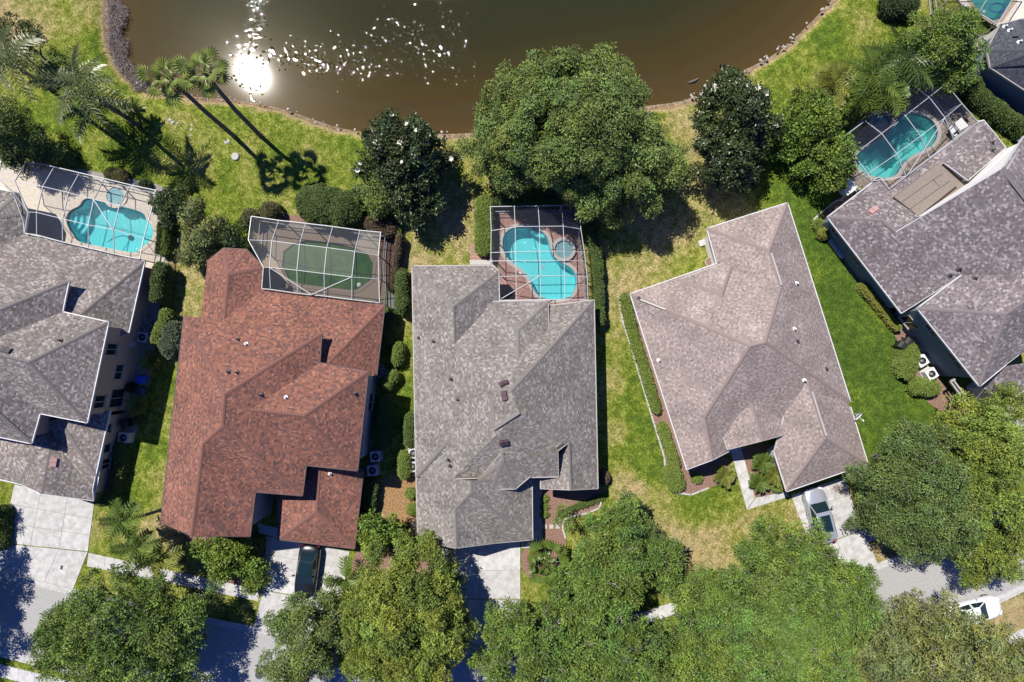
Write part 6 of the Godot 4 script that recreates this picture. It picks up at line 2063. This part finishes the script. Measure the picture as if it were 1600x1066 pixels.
func clutter() -> void:
	car("black sedan parked on the red house's driveway", g(480, 893, 0.7) * Vector3(1, 0, 1), -0.13 + PI, M.paint_black, false, M.car_glass, 4.7)
	car("silver estate car with a dark sunroof on the tan house's driveway", g(1281, 806, 0.7) * Vector3(1, 0, 1), 0.24, M.paint_silver, true, M.paint_silver, 4.8)
	car("white sedan parked at the kerb under the right street trees", g(1522, 956, 0.7) * Vector3(1, 0, 1), -1.34, M.paint_white, false, M.paint_white, 4.7)
	air_conditioner("upper air conditioner beside the red house's wall", 586.5, 713.6, 0.1, M.ac)
	air_conditioner("lower air conditioner beside the red house's wall", 582, 735.5, 0.1, M.ac)
	air_conditioner("upper air conditioner half under the grey house's eave", 646, 708.5, 0.0, M.ac)
	air_conditioner("lower air conditioner half under the grey house's eave", 645, 729.5, 0.0, M.ac)
	air_conditioner("upper white air conditioner by the right house's rounded hedge", 1441, 564, 0.55, M.white)
	air_conditioner("lower white air conditioner by the right house's rounded hedge", 1455.7, 584.5, 0.55, M.white)
	air_conditioner("air conditioner at the left house's wall below its pots", 222.5, 527, -0.15, M.ac)
	air_conditioner("grey air conditioner by the left house's garage corner", 193, 684, -0.12, M.ac)
	bin("blue bin beside the left house", 220, 593, 1.4, M.bin_blue)
	bin("dark bin just below the blue bin", 219, 611, 1.4, M.bin_dark)
	bin("black bin at the left house's side near the grey air conditioner", 194, 662, 0.3, M.black)
	bin("left black bin at the right house's wall corner", 1410, 540, 0.9, M.black)
	bin("right black bin at the right house's wall corner", 1420, 535, 0.9, M.black)
	# pots and patio pieces
	var pg := "flower pots beside the left house"
	for p in [[225, 497, 0.2], [232, 500, 0.24], [226, 507, 0.22], [235, 509, 0.18], [222, 513, 0.25], [230, 516, 0.2]]:
		pot("pale flower pot in the shade beside the left house", p[0], p[1], p[2], pg, M.pot_pale)
	for p in [[596, 574, 0.26], [601, 580, 0.22], [594, 585, 0.24], [603, 588, 0.2]]:
		pot("pale patio pot in the shade behind the red house", p[0], p[1], p[2], "patio pots of the red house", M.pot_pale)
	pot("large round pot of brown earth by the tan house's back door", 1108, 410, 0.4, "", M.stone)
	var o := thing("utility_box", "grey utility box on the left house's wall", "utility box", g(206, 538, 1.2))
	obj("case", box(Vector3.ZERO, Vector3(0.35, 0.6, 0.5)), M.ac, o)
	obj("cover", box(Vector3(0, 0.32, 0), Vector3(0.4, 0.04, 0.55)), M.ac, o)
	o = thing("garden_bench", "long grey bench box by the right house's back wall", "bench", g(1308, 388, 0.4) * Vector3(1, 0, 1), -0.93)
	obj("seat", box(Vector3(0, 0.45, 0), Vector3(1.9, 0.05, 0.55)), M.ac, o)
	obj("chest", box(Vector3(0, 0.22, 0), Vector3(1.8, 0.4, 0.48)), M.black, o)
	o = thing("pool_heater", "white pool equipment box by the corner of the diagonal cage", "pool equipment", g(1325, 293, 0.6) * Vector3(1, 0, 1), 0.66)
	obj("lid", box(Vector3(0, 0.82, 0), Vector3(1.15, 0.06, 1.0)), M.white, o)
	obj("case", box(Vector3(0, 0.4, 0), Vector3(1.05, 0.8, 0.9)), M.white, o)
	obj("pipe", tube([Vector3(-0.5, 0.2, 0.4), Vector3(-0.9, 0.25, 0.6), Vector3(-1.2, 0.1, 0.3)], [0.04, 0.04, 0.04], 6), M.white, o)
	o = thing("back_step", "white concrete step by the tan house's back door", "step", g(1099, 379, 0.1) * Vector3(1, 0, 1), 0.3)
	obj("slab", box(Vector3(0, 0.08, 0), Vector3(0.8, 0.16, 0.5)), M.concrete[2], o)
	obj("landing", box(Vector3(0.55, 0.05, 0.8), Vector3(0.5, 0.1, 2.2)), M.concrete[1], o)
	o = thing("patio_ledge", "pale ledge at the back corner of the grey roof", "ledge", g(752, 411, 0.5) * Vector3(1, 0, 1))
	obj("top", box(Vector3(0, 0.9, 0), Vector3(1.9, 0.08, 0.4)), M.stone, o)
	obj("body", box(Vector3(0, 0.44, 0), Vector3(1.8, 0.84, 0.32)), M.stucco_tan, o)
	# satellite dish at the tan house's eave
	o = thing("satellite_dish", "white satellite dish at the right eave of the tan roof", "satellite dish", g(1336, 648, 3.2), 0.7)
	var st := begin()
	add_lathe(st, Vector3.ZERO, [Vector2(0, 0), Vector2(0.15, 0.02), Vector2(0.3, 0.08), Vector2(0.4, 0.15)], 18)
	var dish := obj("dish", st.commit(), M.white, o)
	dish.rotation = Vector3(0.9, 0, 0)
	dish.position = Vector3(0, 0.35, 0)
	obj("mast", tube([Vector3(0, -0.35, -0.1), Vector3(0, 0.3, -0.05)], [0.03, 0.03], 6), M.ac, o)
	obj("arm", tube([Vector3(0, 0.25, 0), Vector3(0, 0.5, 0.55)], [0.02, 0.015], 6), M.ac, o)
	obj("feed_horn", box(Vector3(0, 0.55, 0.55), Vector3(0.1, 0.1, 0.14)), M.white, o)
	# furniture under the cages
	o = thing("patio_table", "pale patio table inside the diagonal cage", "table", g(1497, 199, 0.7) * Vector3(1, 0, 1), 0.7)
	obj("table_top", box(Vector3(0, 0.72, 0), Vector3(1.5, 0.05, 0.9)), M.white, o)
	for s in [[-0.65, -0.35], [0.65, -0.35], [-0.65, 0.35], [0.65, 0.35]]:
		obj("leg", box(Vector3(s[0], 0.35, s[1]), Vector3(0.06, 0.7, 0.06)), M.white, o)
	var ch: Node3D = null
	for p in [[1486, 205, 0.7, "dark patio chair at the left end of the pale table"], [1508, 190, 0.7 + PI, "dark patio chair at the right end of the pale table"], [1490, 216, 2.2, "dark patio chair against the right house's patio wall"], [447, 448, 0.2, "dark patio chair in the shade at the red house's pool"], [795, 462, 0.0, "dark patio chair on the kidney pool's brick deck"]]:
		if ch == null:
			ch = thing("patio_chair", p[3], "chair", Vector3.ZERO, 0, "patio chairs inside the pool cages")
			obj("seat", box(Vector3(0, 0.42, 0), Vector3(0.5, 0.06, 0.5)), M.black, ch)
			obj("backrest", box(Vector3(0, 0.7, 0.24), Vector3(0.5, 0.5, 0.05)), M.black, ch)
			for s in [[-0.22, -0.22], [0.22, -0.22], [-0.22, 0.22], [0.22, 0.22]]:
				obj("leg", box(Vector3(s[0], 0.2, s[1]), Vector3(0.04, 0.4, 0.04)), M.black, ch)
		var c: Node3D = ch if p[3] == ch.get_meta("label") else copy(ch, p[3])
		c.position = g(p[0], p[1], 0.4) * Vector3(1, 0, 1) + Vector3(0, 0.03, 0)
		c.rotation.y = p[2]
	o = thing("pool_float", "white ball floating in the green pool", "ball", g(561.5, 445.5, 0))
	obj("ball", lathe(Vector3.ZERO, [Vector2(0, -0.12), Vector2(0.17, -0.05), Vector2(0.22, 0.06), Vector2(0.18, 0.18), Vector2(0.1, 0.24), Vector2(0, 0.26)], 14), M.white, o)
	o = thing("skimmer_lid", "round white lid set in the brick deck left of the kidney pool", "lid", g(814, 426.5, 0.035))
	obj("disc", lathe(Vector3.ZERO, [Vector2(0.15, -0.02), Vector2(0.15, 0.012), Vector2(0.05, 0.016), Vector2(0, 0.016)], 14), M.white, o)
	o = thing("pool_cleaner", "dark pool cleaner on the floor of the left house's pool", "pool cleaner", g(204, 371.5, -1.4))
	obj("shell", lathe(Vector3.ZERO, [Vector2(0.22, 0), Vector2(0.2, 0.12), Vector2(0.08, 0.2), Vector2(0, 0.2)], 10), M.black, o)
	obj("hose", tube([Vector3(0, 0.2, 0), Vector3(-0.4, 0.5, -0.1), Vector3(-0.9, 1.0, 0.2), Vector3(-1.3, 1.2, 0.6)], [0.03, 0.03, 0.03, 0.03], 6), M.black, o)
	o = thing("pool_hose", "looped blue hose floating in the top right corner pool", "hose", g(1560, 8, -0.12))
	var hp := []
	var hr := []
	for i in 20:
		var a := i * 0.42
		hp.append(Vector3(cos(a) * (0.9 - 0.02 * i), 0, sin(a) * 0.5 + i * 0.03))
		hr.append(0.035)
	obj("hose", tube(hp, hr, 6), M.bin_blue, o)
	# the lawn's small things
	o = thing("tree_stump", "round cut tree stump on the lawn below the fan palms", "tree stump", g(368, 245, 0))
	obj("wood", lathe(Vector3.ZERO, [Vector2(0.4, -0.05), Vector2(0.33, 0.14), Vector2(0.3, 0.17), Vector2(0.12, 0.17), Vector2(0, 0.16)], 14), M.stone, o)
	for p in [[266, 188, 0.2], [270, 192, 0.18], [278, 193, 0.13], [300, 196, 0.12], [299, 203, 0.14], [298, 212, 0.13], [190, 162, 0.16], [194, 164, 0.12], [357, 221, 0.2], [353, 223, 0.15]]:
		rock("small pale rock lying on the upper left lawn", p[0], p[1], p[2], "rocks on the upper left lawn", M.stone)
	for i in 34:
		rock("white rock heaped beside the blue roofed house's patio", rnd(1500, 1514), rnd(100, 128), rnd(0.14, 0.26), "white rocks by the patio", M.rock_white)
	for i in 16:
		rock("white rock at the foot of the corner house's patio wall", rnd(1506, 1522), rnd(82, 98), rnd(0.12, 0.22), "white rocks below the patio wall", M.rock_white)
	o = thing("log", "dark log half sunk in the pond near the right shore", "log", g(1084, 126, -0.5), 0.4)
	obj("wood", tube([Vector3(-0.5, 0, 0), Vector3(0, 0.06, 0.05), Vector3(0.45, 0.0, 0)], [0.08, 0.12, 0.07], 8), M.palm_trunk, o)

func pot(label: String, px: float, py: float, r: float, group: String, m: Material) -> void:
	var o := thing("flower_pot", label, "flower pot", g(px, py, 0.3) * Vector3(1, 0, 1), 0, group)
	obj("pot", lathe(Vector3(0, 0.03, 0), [Vector2(r * 0.6, 0), Vector2(r * 0.95, 0.4), Vector2(r, 0.4), Vector2(r, 0.46), Vector2(r * 0.85, 0.46), Vector2(r * 0.82, 0.38)], 14), m, o)
	obj("soil", lathe(Vector3(0, 0.03, 0), [Vector2(r * 0.85, 0.38), Vector2(0, 0.4)], 14), M.mulch, o)
